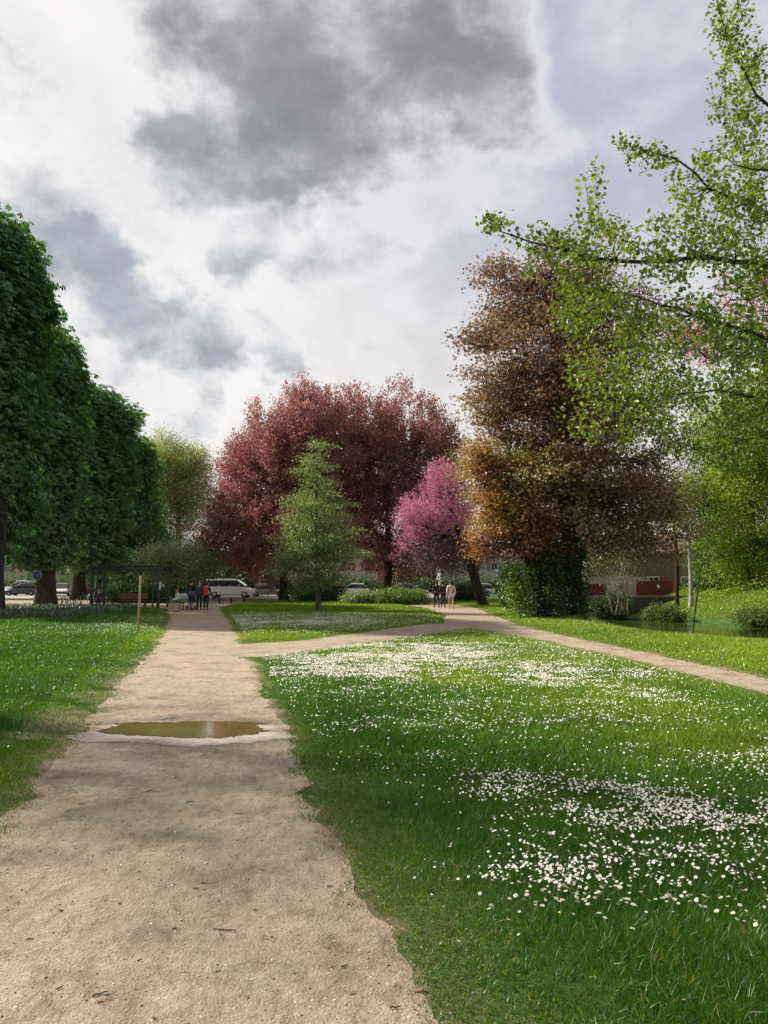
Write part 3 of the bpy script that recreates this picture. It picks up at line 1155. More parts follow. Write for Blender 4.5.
def leaves(name, centers, per, m, parent, size, spread, tmpl=LEAF4, mode='random', seed=0, lvf=None, out=None, plume=0.0, smin=0.7, smax=1.3, flat=0.5):
    r_ = np.random.default_rng(seed)
    n0 = len(centers)
    idx = np.repeat(np.arange(n0), per)
    n_ = len(idx)
    sp = np.asarray(spread) if np.ndim(spread) else np.array([spread] * 3)
    off = r_.normal(0, 1, (n_, 3)) * sp
    C = centers[idx] + off
    if plume:
        dirp = out[idx] * 0.75 + np.array([0, 0, .75])
        sub_ = (np.arange(n_) % 4)
        jit = r_.normal(0, .38, (n0, 4, 3))[idx, sub_]
        dirp = dirp + jit
        dirp /= np.linalg.norm(dirp, axis=1, keepdims=True)
        C = centers[idx] + off * 0.42 + dirp * (plume * r_.random(n_) ** .8)[:, None]
    if mode == 'droop':
        x_ = r_.normal(0, 1, (n_, 3)) * .55 + (out[idx] if out is not None else 0)
        x_[:, 2] = -0.35 + r_.normal(0, .35, n_)
        z_ = np.tile([0, 0, 1.], (n_, 1)) + r_.normal(0, .4, (n_, 3)) + (out[idx] * .8 if out is not None else 0)
    elif mode == 'plume':
        x_ = dirp + r_.normal(0, .6, (n_, 3))
        z_ = r_.normal(0, 1, (n_, 3)) + np.array([0, 0, .5])
    else:
        x_ = r_.normal(0, 1, (n_, 3)) + np.array([0, 0, -.25])
        z_ = r_.normal(0, flat, (n_, 3)) + np.array([0, 0, 1.])
    B_ = basis(x_, z_)
    s_ = size * r_.uniform(smin, smax, n_)
    V, lo, to, mm = inst(tmpl[0], tmpl[1], C, B_, s_)
    cl = r_.random(n0)[idx]
    lv = 0.25 + 0.30 * r_.random(n_) + 0.30 * cl
    if lvf is not None: lv = lv - .2 + lvf(C)
    lv = np.clip(lv, 0, 1)
    return np_mesh(name, V, lo, to, m, parent, attr={'lv': np.repeat(lv, mm)})


def crown_pts(ells, n, seed, shell=0.42, rough=0.22):
    """points in a set of ellipsoids (centre, radii, weight), denser to the outside, with a lumpy outline"""
    r_ = np.random.default_rng(seed)
    wt = np.array([e[6] if len(e) > 6 else e[3] * e[4] * e[5] for e in ells], float)
    which = r_.choice(len(ells), n, p=wt / wt.sum())
    E = np.array([e[:6] for e in ells])[which]
    d = r_.normal(0, 1, (n, 3))
    d /= np.linalg.norm(d, axis=1, keepdims=True)
    lump = 1 + rough * (fbm(np.arctan2(d[:, 1], d[:, 0]) * 2.2 + which * 5, d[:, 2] * 3.0 + seed, 1.0, seed % 50) - .5) * 2
    rr = r_.random(n) ** shell * lump
    p = E[:, :3] + d * E[:, 3:6] * rr[:, None]
    return p, d


def outdir(p, c):
    o = p - np.asarray(c)
    return o / (np.linalg.norm(o, axis=1, keepdims=True) + 1e-9)


def curve_trunk(base, top, k=9, bend=0.15, seed=0):
    r_ = np.random.default_rng(seed)
    b_, t_ = np.array(base, float), np.array(top, float)
    off = r_.normal(0, 1, 3) * bend
    off[2] = 0
    return [b_ + (t_ - b_) * q + off * math.sin(math.pi * q) for q in np.linspace(0, 1, k)]


def build_tree(name, label, cat, base, top, ells, natt, per, lm, bark, size, spread, seed, group=None, trunk_r=0.3, tmpl=LEAF4, mode='random',
               plume=0, lvf=None, step=0.9, shell=.42, rough=.22, up=.35, bend=.15, exp_=.5, tip=.012, flat=.5, gap=0.0, zmin=None, smin=.7, smax=1.3, twig_leaf=True):
    """coordinates are world; the tree's Empty stands at its base"""
    base = np.array(base, float)
    root = empty(name, tuple(base))
    tag(root, label, cat, group)
    tr = curve_trunk((0, 0, -0.15), np.array(top) - base, 10, bend, seed)
    E = [(e[0] - base[0], e[1] - base[1], e[2] - base[2]) + tuple(e[3:]) for e in ells]
    att, dd = crown_pts(E, natt, seed, shell, rough)
    if zmin is not None:
        k = att[:, 2] > zmin
        att, dd = att[k], dd[k]
    if gap:      # holes between the boughs
        q = vn(att[:, 0] + .7 * att[:, 1], att[:, 2] * 1.5, 1.9, seed % 40)
        k = q > gap
        att, dd = att[k], dd[k]
    P, par, rad, tips = grow(tr, att, seed, tip=tip, base=trunk_r, step=step, up=up, exp_=exp_)
    nt = len(tr)
    rt = rad.copy()
    hh = P[:nt, 2]
    rt[:nt] = np.maximum(rad[:nt], trunk_r * np.linspace(1, .32, nt))
    rt[0] = trunk_r * 1.45
    rt[1:nt] *= 1.0
    skel_mesh('trunk', P, par, rt, range(nt), bark, root, sides=12)
    skel_mesh('branches', P, par, np.minimum(rt, trunk_r * .6), range(nt, len(P)), bark, root, sides=5)
    cen = att
    c0 = np.array([e[:3] for e in E]).mean(0)
    od = outdir(att, c0) * .6 + dd * .6
    leaves('crown', cen, per, lm, root, size, spread, tmpl, mode, seed + 1, (lambda C: lvf(C + base)) if lvf else None, od, plume, flat=flat, smin=smin, smax=smax)
    return root


def copy_tree(o, loc, rz=0.0, s=1.0, label=None):
    c = o.copy()
    COL.objects.link(c)
    c.location = loc
    c.rotation_euler = (0, 0, rz)
    c.scale = (s if not isinstance(s, tuple) else s[0],) * 2 + (s if not isinstance(s, tuple) else s[1],)
    if label: c['label'] = label
    for ch in list(o.children):
        d = ch.copy()
        COL.objects.link(d)
        d.parent = c
        for g in ch.children:
            e = g.copy()
            COL.objects.link(e)
            e.parent = d
    return c


# --- chestnut row, left
M_CHEST = leafmat('chestnut_leaf', [(0, (0.016, 0.046, 0.020)), (0.4, (0.045, 0.115, 0.042)), (0.7, (0.12, 0.24, 0.080)), (1, (0.25, 0.38, 0.14))], 0.34, 0.04, 0.5, (1.1, 1.35, .4))


def chestnut(seed, label, loc):
    b = np.array(loc)
    ells = []
    z0, z1, rx = 3.0, 21.5, 1.95
    for z in np.linspace(z0 + 1.6, z1 - 2.6, 8):
        t_ = (z - z0) / (z1 - z0)
        r_ = rx * (0.92 + 0.16 * math.sin(3.1 * t_ + seed)) * (1 if t_ < .8 else 1 - 0.3 * (t_ - .8) / .2)
        ells.append((b[0] - 1.0 + .4 * math.sin(z * 1.7 + seed * 2), b[1] + .7 * math.cos(z * 1.3 + seed), z, r_, r_ * 3.5, 2.2))
    return build_tree('chestnut_tree', label, 'tree', loc, (b[0], b[1], 19.5), ells, 2300, 18, M_CHEST, BARK, 0.26, (.34, .42, .34), seed, 'row of chestnut trees on the left',
                      trunk_r=.6, tmpl=PALM, mode='droop', shell=.30, rough=.20, step=1.2, up=.2, bend=.2, tip=.014)


row = [(-8, 39), (46, 54), (80, 71), (110, 92), (118, 118)]
ca = chestnut(11, 'nearest chestnut tree of the row, trunk cut by the left edge', (at(-10, 583, 39)[0], 39, 0))
ca.scale = (1, 1, 1.06)
cb = chestnut(12, 'second chestnut tree from the camera, its trunk beside the round blue sign', (at(46, 583, 54)[0], 54, 0))
copy_tree(ca, (at(79, 583, 71)[0], 71, 0), 2.9, (1.0, .97), 'third chestnut tree from the camera, behind the bike racks')
copy_tree(cb, (at(102, 583, 92)[0], 92, 0), 2.7, (1.12, 1.0), 'fourth chestnut tree from the camera, tallest above the pergola')
copy_tree(ca, (at(114, 583, 116)[0], 116, 0), 0.3, (1.2, .98), 'farthest chestnut tree of the row, nearly hidden beyond the pergola')
M_THIN = leafmat('thin_leaf', [(0, (0.05, 0.10, 0.02)), (1, (0.16, 0.24, 0.04))], 0.5, 0.03)
build_tree('unseen_shade_tree', 'unseen thin leaved tree left of the camera, added to dapple the foreground with shade', 'tree', (-12.5, 12, 0), (-12.5, 12, 16),
           [(-12.5, 12, 12, 3.2, 3.2, 5.5), (-12.2, 11, 8, 3.0, 3.2, 3.5)], 230, 26, M_THIN, BARK_G, .17, .7, 19, trunk_r=.2, step=1.2)  # added out of view; sparse crown shaped to half shade the foreground

# --- pale trees beyond the row
M_PALE = leafmat('pale_leaf', [(0, (0.12, 0.14, 0.045)), (0.5, (0.24, 0.27, 0.10)), (1, (0.40, 0.42, 0.20))], 0.45, 0.03)
M_LIME = leafmat('lime_leaf', [(0, (0.03, 0.08, 0.012)), (0.5, (0.075, 0.16, 0.018)), (1, (0.15, 0.26, 0.03))], 0.45, 0.03)


def px_e(px, py, rx, ry, Y, dy=None, wgt=None):
    c = at(px, py, Y)
    k = Y / F
    e = (c[0], c[1], c[2], rx * k, (dy if dy is not None else rx * k), ry * k)
    return e + ((wgt,) if wgt else ())


def base_at(px, Y):
    x = at(px, 583, Y)[0]
    return (x, Y, float(th(x, Y)))


build_tree('plane_tree', 'tall pale yellow green tree with airy crown left of the red beech', 'tree', base_at(178, 112), at(178, 470, 112),
           [px_e(172, 470, 36, 38, 112), px_e(184, 510, 36, 50, 112), px_e(158, 490, 34, 48, 112), px_e(195, 470, 20, 30, 112)], 760, 80, M_PALE, BARK_G, .26, .75, 21, trunk_r=.45, step=1.5, rough=.35)
build_tree('lime_tree', 'bright green tree beside the end of the dark chestnut row', 'tree', base_at(146, 100), at(148, 500, 100),
           [px_e(146, 515, 15, 36, 100), px_e(152, 545, 18, 25, 100)], 320, 60, M_LIME, BARK_G, .26, .6, 22, trunk_r=.25, step=1.5)
M_SILV = leafmat('silver_leaf', [(0, (0.10, 0.14, 0.07)), (0.5, (0.24, 0.29, 0.16)), (1, (0.48, 0.52, 0.36))], 0.4, 0.05)
build_tree('willow_tree', 'low silvery green tree spreading above the group of walkers', 'tree', base_at(172, 66), at(180, 560, 66),
           [px_e(190, 562, 28, 18, 66), px_e(160, 562, 25, 16, 66), px_e(205, 556, 12, 16, 66)], 480, 50, M_SILV, BARK, .17, .45, 23, trunk_r=.14, step=1.0)
M_DK = leafmat('dark_leaf', [(0, (0.012, 0.035, 0.010)), (0.6, (0.03, 0.075, 0.015)), (1, (0.07, 0.13, 0.03))], 0.35, 0.03)
build_tree('dark_tree', 'dark green tree closing the gap behind the pergola', 'tree', base_at(140, 84), at(138, 530, 84),
           [px_e(120, 545, 32, 24, 84), px_e(150, 548, 20, 20, 84)], 260, 45, M_DK, BARK, .26, .6, 24, trunk_r=.2, step=1.3)

# --- copper beeches
M_BEECH = leafmat('copper_beech_leaf', [(0, (0.11, 0.042, 0.046)), (0.45, (0.27, 0.115, 0.115)), (0.8, (0.44, 0.23, 0.215)), (1, (0.54, 0.37, 0.31))], 0.45, 0.04, .45, (1.2, .9, .82))
build_tree('copper_beech', 'left copper beech with rosy red crown behind the small green tree', 'tree', base_at(284, 68), at(285, 450, 68),
           [px_e(288, 470, 50, 72, 68), px_e(248, 505, 38, 55, 68), px_e(232, 545, 30, 30, 68), px_e(290, 540, 62, 38, 68), px_e(315, 460, 45, 68, 70)],
           1150, 130, M_BEECH, BARK, .20, .42, 31, 'copper beeches', trunk_r=.36, mode='plume', plume=1.9, step=1.5, rough=.25, shell=.38)
build_tree('copper_beech', 'right copper beech with wide dark red crown behind the pink tree', 'tree', base_at(388, 74), at(385, 440, 74),
           [px_e(360, 460, 55, 66, 74), px_e(410, 465, 48, 66, 74), px_e(395, 530, 75, 45, 74), px_e(430, 490, 35, 60, 74), px_e(340, 500, 50, 60, 74)],
           1250, 130, M_BEECH, BARK, .21, .45, 32, 'copper beeches', trunk_r=.38, mode='plume', plume=2.0, step=1.5, rough=.25, shell=.38, lvf=lambda C: .08 + 0 * C[:, 0])

# --- small green tree
M_YG = leafmat('young_leaf', [(0, (0.055, 0.095, 0.032)), (0.5, (0.14, 0.205, 0.075)), (1, (0.34, 0.39, 0.19))], 0.45, 0.05)
build_tree('small_green_tree', 'small conical green tree standing alone on the upper lawn', 'tree', base_at(319, 42), at(318, 455, 42),
           [px_e(319, 555, 48, 34, 42), px_e(300, 540, 30, 30, 42), px_e(338, 535, 26, 34, 42), px_e(314, 520, 36, 42, 42), px_e(316, 480, 24, 42, 42), px_e(318, 450, 12, 22, 42), px_e(325, 580, 30, 18, 42), px_e(290, 572, 22, 18, 42)],
           380, 66, M_YG, BARK_G, .11, (.32, .32, .11), 41, trunk_r=.14, step=.7, rough=.3, up=.9, bend=.1, shell=.5)

# --- judas tree
M_PINK = leafmat('pink_blossom', [(0, (0.16, 0.05, 0.08)), (0.5, (0.50, 0.19, 0.31)), (1, (0.80, 0.48, 0.60))], 0.4, 0.03, .5, (1.1, .85, .95))
M_PURP = leafmat('purple_leaf', [(0, (0.025, 0.012, 0.014)), (0.6, (0.065, 0.03, 0.035)), (1, (0.15, 0.07, 0.07))], 0.35, 0.05, .5, (1.2, .9, .8))
jb = base_at(484, 52)
jt = build_tree('judas_tree', 'judas tree in bright pink blossom leaning left from its dark trunk', 'tree', jb, at(468, 535, 52),
                [px_e(440, 494, 17, 26, 52), px_e(415, 520, 15, 16, 52), px_e(450, 522, 16, 26, 52), px_e(428, 528, 20, 18, 52), px_e(408, 552, 10, 5, 52)],
                330, 75, M_PINK, BARK, .10, .24, 51, trunk_r=.36, mode='plume', plume=1.15, step=.8, rough=.3, bend=.4)
p_, d_ = crown_pts([tuple(np.array(px_e(445, 555, 45, 22, 52)[:3]) - np.array(jb)) + px_e(445, 555, 45, 22, 52)[3:]], 260, 52)
leaves('foliage', p_, 50, M_PURP, jt, .12, .35, seed=53)

# --- maple with bronze crown
M_BRONZE = leafmat('maple_leaf', [(0, (0.040, 0.024, 0.025)), (0.3, (0.105, 0.060, 0.052)), (0.5, (0.20, 0.120, 0.085)), (0.7, (0.28, 0.20, 0.11)), (1, (0.34, 0.34, 0.12))], 0.42, 0.045, .45, (1.15, .95, .7))
mb = base_at(573, 35)


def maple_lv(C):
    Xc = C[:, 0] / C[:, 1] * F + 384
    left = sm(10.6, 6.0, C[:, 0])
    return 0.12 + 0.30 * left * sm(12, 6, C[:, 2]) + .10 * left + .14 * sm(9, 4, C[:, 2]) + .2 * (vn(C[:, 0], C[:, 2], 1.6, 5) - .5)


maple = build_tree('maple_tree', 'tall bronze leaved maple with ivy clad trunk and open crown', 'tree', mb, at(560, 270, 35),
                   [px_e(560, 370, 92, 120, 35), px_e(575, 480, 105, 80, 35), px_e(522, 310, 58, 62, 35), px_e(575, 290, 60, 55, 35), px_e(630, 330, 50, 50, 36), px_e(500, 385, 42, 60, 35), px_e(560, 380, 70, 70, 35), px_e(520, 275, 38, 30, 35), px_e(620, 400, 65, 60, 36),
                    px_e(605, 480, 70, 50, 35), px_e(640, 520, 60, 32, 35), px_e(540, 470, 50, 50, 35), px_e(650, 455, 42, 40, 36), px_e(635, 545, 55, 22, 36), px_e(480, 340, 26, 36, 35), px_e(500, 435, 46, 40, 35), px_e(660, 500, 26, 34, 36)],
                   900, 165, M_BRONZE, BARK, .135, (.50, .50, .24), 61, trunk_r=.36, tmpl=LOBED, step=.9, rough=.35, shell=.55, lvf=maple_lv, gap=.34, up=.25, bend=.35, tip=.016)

M_GOLD = leafmat('golden_leaf', [(0, (0.07, 0.035, 0.022)), (0.35, (0.23, 0.095, 0.050)), (0.65, (0.36, 0.18, 0.070)), (0.85, (0.34, 0.29, 0.06)), (1, (0.26, 0.34, 0.06))], 0.45, 0.05, .45, (1.2, 1.1, .5))
gt = build_tree('golden_maple', 'smaller golden orange maple in front of the bronze one', 'tree', base_at(545, 34), at(520, 480, 34),
                [px_e(505, 505, 30, 30, 34), px_e(493, 540, 22, 20, 34), px_e(530, 535, 30, 26, 34), px_e(482, 465, 18, 24, 34), px_e(520, 470, 20, 22, 34), px_e(470, 500, 10, 30, 34)],
                190, 150, M_GOLD, BARK, .12, (.42, .42, .24), 62, trunk_r=.26, tmpl=LOBED, step=.8, rough=.6, shell=.5, bend=.3, lvf=lambda C: .75 * (vn(C[:, 0], C[:, 2], 1.1, 3) - .28) + .15 * sm(0, -2, C[:, 0] - at(505, 500, 34)[0]))

# ivy on the two trunks
M_IVY = leafmat('ivy_leaf', [(0, (0.010, 0.030, 0.010)), (0.6, (0.028, 0.072, 0.018)), (1, (0.12, 0.22, 0.04))], 0.35, 0.05, .5)
for root, rr, hh, nn_, sd in ((maple, .55, 5.6, 380, 71), (gt, .72, 4.2, 400, 72)):
    r_ = np.random.default_rng(sd)
    z_ = r_.random(nn_) * hh
    a_ = r_.random(nn_) * 6.283
    rad_ = rr * (1 - .45 * z_ / hh) * r_.uniform(.75, 1.2, nn_)
    cen = np.stack([np.cos(a_) * rad_, np.sin(a_) * rad_, z_], 1)
    leaves('ivy', cen, 26, M_IVY, root, .11, .17, OVATE, 'droop', sd, None, np.stack([np.cos(a_), np.sin(a_), 0 * a_], 1))


def bush(name, label, cat, x, y, z, rx, ry, rz_, natt, per, m, size, spread, seed, group=None, stems=6, bark=None, tmpl=LEAF4, rough=.25):
    root = empty(name, (x, y, z))
    tag(root, label, cat, group)
    p, d = crown_pts([(0, 0, rz_ * .95, rx, ry, rz_)], natt, seed, .4, rough)
    p[:, 2] = np.maximum(p[:, 2], .08)
    leaves('foliage', p, per, m, root, size, spread, tmpl, 'random', seed, flat=.9)
    tr = [(0, 0, -.1), (0, 0, .15), (0, 0, .3)]
    k = min(len(p), 60)
    P, par, rad, tips = grow([np.array(t_, float) for t_ in tr], p[:k], seed, tip=.008, base=.03, step=.5)
    skel_mesh('stems', P, par, np.minimum(rad, .04), range(len(P)), bark or BARK, root, sides=5)
    return root


M_OLIVE = leafmat('olive_leaf', [(0, (0.03, 0.06, 0.012)), (0.5, (0.07, 0.11, 0.02)), (1, (0.16, 0.20, 0.04))], 0.4, 0.03)
M_HEDGE = leafmat('hedge_leaf', [(0, (0.04, 0.09, 0.012)), (0.5, (0.10, 0.19, 0.02)), (1, (0.22, 0.32, 0.05))], 0.4, 0.05)
xg = lambda px, Y: at(px, 583, Y)[0]
bush('ivy_bush', 'leafy bush of green ivy left of the ivy clad trunks', 'bush', xg(520, 33), 33, 0, .5, .5, 1.3, 70, 34, M_HEDGE, .11, .25, 81, tmpl=OVATE, rough=.5)
bush('ivy_bush', 'thin ivy covered stump right of the leaning judas trunk', 'bush', xg(508, 37), 37, 0, .35, .4, 1.5, 70, 40, M_IVY, .11, .15, 82, tmpl=OVATE)

# --- hedges, bushes
bush('bright_bush', 'bright green low bush under the copper beech, right end', 'bush', xg(402, 56), 56, 0, 2.2, 1.2, .55, 260, 40, M_HEDGE, .12, .2, 83, 'bushes under the beech')
bush('bright_bush', 'duller green low bush under the copper beech, left end', 'bush', xg(364, 57), 57, 0, 1.8, 1.2, .45, 220, 40, M_YG, .12, .2, 84, 'bushes under the beech')
bush('dark_shrub', 'dark low shrub right behind the small green tree', 'bush', xg(318, 63), 63, 0, 2.6, 1.1, .8, 260, 42, M_DK, .13, .22, 121)
bush('dark_shrub', 'dark shrub between the bright bush and the judas trunk', 'bush', xg(466, 64), 64, 0, 1.7, 1.0, .75, 190, 42, M_DK, .13, .22, 122)
bush('dark_hedge', 'clipped dark hedge behind the pergola', 'hedge', xg(135, 60), 60, 0, 3.6, .9, .75, 380, 40, M_DK, .13, .22, 85)
bush('round_bush', 'round olive green bush in front of the red walled house', 'bush', xg(664, 44), 44, float(th(xg(664, 44), 44)) - .1, 1.35, 1.2, .80, 300, 44, M_OLIVE, .09, .14, 86)
bush('dark_hedge', 'dark clipped hedge beyond the sunny bank, behind the trunks', 'hedge', xg(728, 56), 56, float(th(xg(728, 56), 56)), 3.4, .9, .5, 320, 40, M_DK, .13, .18, 87)
bush('bank_shrub', 'dark shrub at the water edge under the bare stems', 'bush', xg(610, 46), 46, -.6, 1.4, 1.0, .75, 200, 40, M_DK, .11, .18, 88)
bush('bank_shrub', 'olive leaved shrub on the far bank at the right edge', 'bush', xg(765, 38), 38, float(th(xg(765, 38), 38)) - .2, 1.6, 1.2, .38, 180, 40, M_OLIVE, .10, .18, 89)

# bed of narrow dark leaves under the chestnuts
n = 26000
x = rng.uniform(-30, -12, n); y = rng.uniform(30, 48, n)
k = (path_f(x, y) > .3) & (x < -14.0 - (y - 30) * .12 + 1.0 * fbm(x, y, 2, 15)) & (y > 33)
M_BED = leafmat('bed_leaf', [(0, (0.02, 0.05, 0.028)), (0.6, (0.05, 0.095, 0.05)), (1, (0.11, 0.16, 0.09))], 0.3, 0.08)
blades('leafy_bed', x[k], y[k], rng.uniform(.2, .42, k.sum()), rng.uniform(.03, .05, k.sum()), .3, 0, 'bed of grey green narrow leaves under the chestnut trees', M_BED)

# --- right side: trees beyond the stream
M_WIL = leafmat('spring_leaf', [(0, (0.08, 0.12, 0.014)), (0.5, (0.20, 0.27, 0.03)), (1, (0.36, 0.42, 0.07))], 0.55, 0.03)
def bz(px, Y): return base_at(px, Y)
build_tree('spring_tree', 'yellow green tree hanging over the far bank at the right edge', 'tree', bz(752, 47), at(750, 440, 47),
           [px_e(750, 470, 48, 75, 47), px_e(780, 430, 60, 80, 47), px_e(745, 545, 42, 38, 47), px_e(790, 540, 50, 50, 47), px_e(715, 430, 30, 40, 47), px_e(755, 575, 34, 22, 46)], 900, 110, M_WIL, BARK, .14, (.6, .6, .3), 91, trunk_r=.3, step=1.1, rough=.3)
build_tree('spring_tree', 'fresh green young tree with dark trunk on the sunny bank', 'tree', bz(721, 52), at(716, 490, 52),
           [px_e(712, 520, 28, 45, 52), px_e(720, 560, 30, 22, 52), px_e(735, 470, 35, 50, 52)], 620, 90, M_LIME, BARK, .14, .42, 92, trunk_r=.22, step=1.0, rough=.3)
build_tree('birch_tree', 'pale barked birch with sparse yellow green leaves by the round bush', 'tree', bz(690, 47), at(681, 490, 47),
           [px_e(672, 520, 16, 14, 47), px_e(684, 490, 18, 22, 47)], 110, 44, M_WIL, BARK_B, .11, .3, 93, trunk_r=.13, step=.8, rough=.3)
build_tree('dark_tree', 'bare dark trunked tree just left of the birch', 'tree', bz(676, 50), at(672, 500, 50),
           [px_e(665, 500, 26, 26, 50), px_e(690, 480, 20, 30, 50)], 130, 40, M_PURP, BARK, .13, .35, 94, trunk_r=.13, step=1.0)
# leaning sapling
sp = build_tree('sapling', 'thin leaning sapling by the stream with a few bright leaves', 'tree', (at(687, 583, 27)[0], 27, float(th(at(687, 583, 27)[0], 27))), at(700, 570, 27),
                [px_e(700, 560, 16, 22, 27)], 22, 12, M_LIME, BARK, .07, .16, 95, trunk_r=.03, step=.5, bend=.1, tip=.004)

# bare multi-stemmed shrub by the bridge
sh = empty('bare_shrub', (xg(618, 40), 40, -.1))
tag(sh, 'bare many stemmed shrub fanning up beside the small bridge', 'shrub')
for i, (dx, hh) in enumerate([(-2.6, 5.6), (-1.5, 4.6), (-.9, 3.4), (-.5, 2.8), (-.2, 3.8), (.15, 3.0), (.5, 3.3), (.9, 4.9), (1.2, 2.6), (-.05, 2.3), (.75, 2.2), (-.7, 2.2)]):
    pts = [(random.uniform(-.45, .45) + dx * .1 * q / 6, random.uniform(-.2, .2) * (q == 0), 0) if q == 0 else None for q in range(7)]
    b0 = np.array(pts[0])
    pts = [b0 + np.array([dx * (q / 6) ** 1.4, random.uniform(-.05, .05), hh * q / 6]) for q in range(7)]
    tube('stem', pts, np.linspace(.035, .010, 7), BARK_T, sh, 5)
p_, d_ = crown_pts([(-.6, 0, 3.4, 1.9, .9, 1.5)], 46, 96)
leaves('foliage', p_, 22, M_YG, sh, .09, .3, seed=97)
p_, d_ = crown_pts([(0.2, 0, 1.9, .8, .5, .7)], 40, 98)
leaves('dry_foliage', p_, 26, leafmat('dry_seed', [(0, (.2, .16, .11)), (1, (.5, .44, .36))], .3), sh, .05, .2, seed=99)

# --- nearby overhanging tree on the right
M_ALD = leafmat('alder_leaf', [(0, (0.03, 0.07, 0.014)), (0.4, (0.09, 0.15, 0.02)), (0.75, (0.18, 0.245, 0.03)), (1, (0.31, 0.37, 0.05))], 0.47, 0.04, .45, (1.45, 1.42, .4))
hb = np.array([8.2, 8.6, float(th(8.2, 8.6))])
hroot = empty('overhanging_tree', tuple(hb))
tag(hroot, 'near tree reaching in from the right with leafy green branches', 'tree')
trunk = [hb + np.array(p) for p in ((0, 0, -.2), (-.05, 0, 1.2), (-.15, -.05, 2.6), (-.3, -.1, 4.0), (-.35, -.1, 5.6), (-.4, 0, 7.2), (-.5, 0, 9), (-.6, 0, 10.5))]
P = [np.array(p) for p in trunk]
par = [-1] + list(range(len(trunk) - 1))
RAD = [.34, .27, .24, .21, .17, .13, .09, .05]
limbs = [
    (3, .085, [(930, 300, 8.0), (850, 283, 7.8), (768, 264, 7.5), (700, 256, 7.4), (640, 262, 7.3), (590, 258, 7.2), (548, 246, 7.1), (515, 236, 7.1), (484, 218, 7.1)]),
    (3, .060, [(930, 400, 8.0), (850, 365, 7.8), (768, 339, 7.4), (715, 322, 7.3), (680, 308, 7.2), (640, 297, 7.1), (598, 290, 7.0), (560, 296, 6.9)]),
    (4, .060, [(900, 240, 8.0), (768, 214, 8.0), (735, 203, 8.0), (708, 188, 8.0), (675, 158, 7.9), (645, 150, 7.9), (620, 143, 7.9)]),
    (5, .070, [(900, 150, 8.4), (800, 120, 8.4), (756, 95, 8.4), (735, 55, 8.4), (722, 20, 8.4), (712, -30, 8.4)]),
    (2, .055, [(930, 480, 8.6), (850, 430, 8.4), (768, 400, 8.2), (720, 390, 8.1), (670, 395, 8.0), (630, 405, 8.0)]),
    (3, .050, [(930, 340, 9.0), (830, 310, 9.0), (768, 292, 9.0), (730, 300, 9.0), (700, 330, 9.0), (650, 360, 9), (610, 400, 9)]),
    (2, .050, [(930, 520, 9.2), (850, 470, 9.2), (780, 440, 9.2), (740, 440, 9.2), (700, 450, 9.2)]),
    (4, .045, [(850, 190, 7.2), (768, 170, 7), (735, 165, 7), (715, 150, 7)]),
]
for (j, r0, pts) in limbs:
    last = j
    k = len(pts)
    prev = np.array(P[j])
    for q, (px, py, YY) in enumerate(pts):
        tgt = at(px, py, YY)
        ns = 2
        for s_ in range(1, ns + 1):
            p = prev + (tgt - prev) * s_ / ns + (rng.normal(0, .02, 3) if s_ < ns else 0)
            P.append(p); par.append(last); RAD.append(max(.006, r0 * (1 - .92 * (q + s_ / ns) / k)))
            last = len(P) - 1
        prev = tgt
nsk = len(P)
regions = [(628, 150, 16, 8, 7.9, .2, 10), (720, 60, 14, 40, 8.4, .3, 16), (715, 155, 20, 14, 7.1, .3, 12), (755, 235, 20, 60, 8, .8, 40), (755, 380, 20, 60, 9, .8, 50), (725, 25, 16, 24, 8.4, .3, 12),  # px, py, rx, ry, Y, dY, n
    (500, 225, 18, 8, 7.1, .2, 8), (540, 238, 26, 12, 7.1, .3, 16), (590, 190, 14, 28, 7.2, .3, 12), (600, 245, 40, 26, 7.2, .5, 60), (680, 245, 50, 32, 7.4, .6, 80), (748, 250, 34, 36, 7.5, .6, 60),
    (650, 160, 34, 12, 7.9, .3, 18), (700, 190, 34, 18, 8, .4, 34), (745, 190, 26, 26, 8, .5, 36), (740, 120, 28, 34, 8.4, .5, 40), (748, 55, 24, 36, 8.4, .5, 34), (738, 10, 26, 20, 8.4, .4, 16),
    (600, 310, 45, 24, 7.0, .5, 70), (680, 330, 55, 36, 7.3, .6, 90), (750, 350, 34, 40, 7.5, .6, 60), (610, 370, 45, 34, 8.5, .7, 85), (690, 400, 55, 34, 8.6, .7, 100), (750, 420, 30, 34, 9, .7, 56), (745, 370, 36, 50, 9.2, .8, 90), (700, 420, 40, 40, 9.4, .8, 60), (750, 300, 26, 40, 8.6, .6, 50), (750, 150, 26, 50, 8.6, .6, 40), (660, 350, 50, 40, 8.6, .8, 50),
    (600, 420, 32, 20, 8.6, .5, 30), (650, 440, 30, 18, 9, .5, 26), (575, 320, 22, 20, 7.0, .4, 18), (720, 452, 40, 18, 9.2, .5, 50), (590, 280, 30, 30, 7.1, .5, 30), (492, 222, 12, 6, 7.1, .15, 6), (720, 290, 50, 50, 8, .8, 40), (700, 360, 60, 50, 9, .8, 50), (630, 400, 80, 50, 9, .8, 30),
    (740, 90, 26, 60, 8.6, .5, 40), (720, 220, 50, 40, 8, .6, 60), (560, 262, 36, 16, 7.1, .4, 26),
    (830, 200, 60, 110, 8.3, 1, 120), (830, 360, 60, 90, 8.3, 1, 110)]
att = []
for (px, py, rx, ry, YY, dy, nn_) in regions:
    for _ in range(nn_):
        while True:
            u_, v_ = rng.uniform(-1, 1, 2)
            if u_ * u_ + v_ * v_ < 1: break
        att.append(at(px + u_ * rx, py + v_ * ry, YY + rng.normal(0, dy)))
att = np.array(att)
PP = np.zeros((nsk + len(att) * 10, 3)); PP[:nsk] = P
cnt = nsk
par = par + [0] * (len(PP) - nsk)
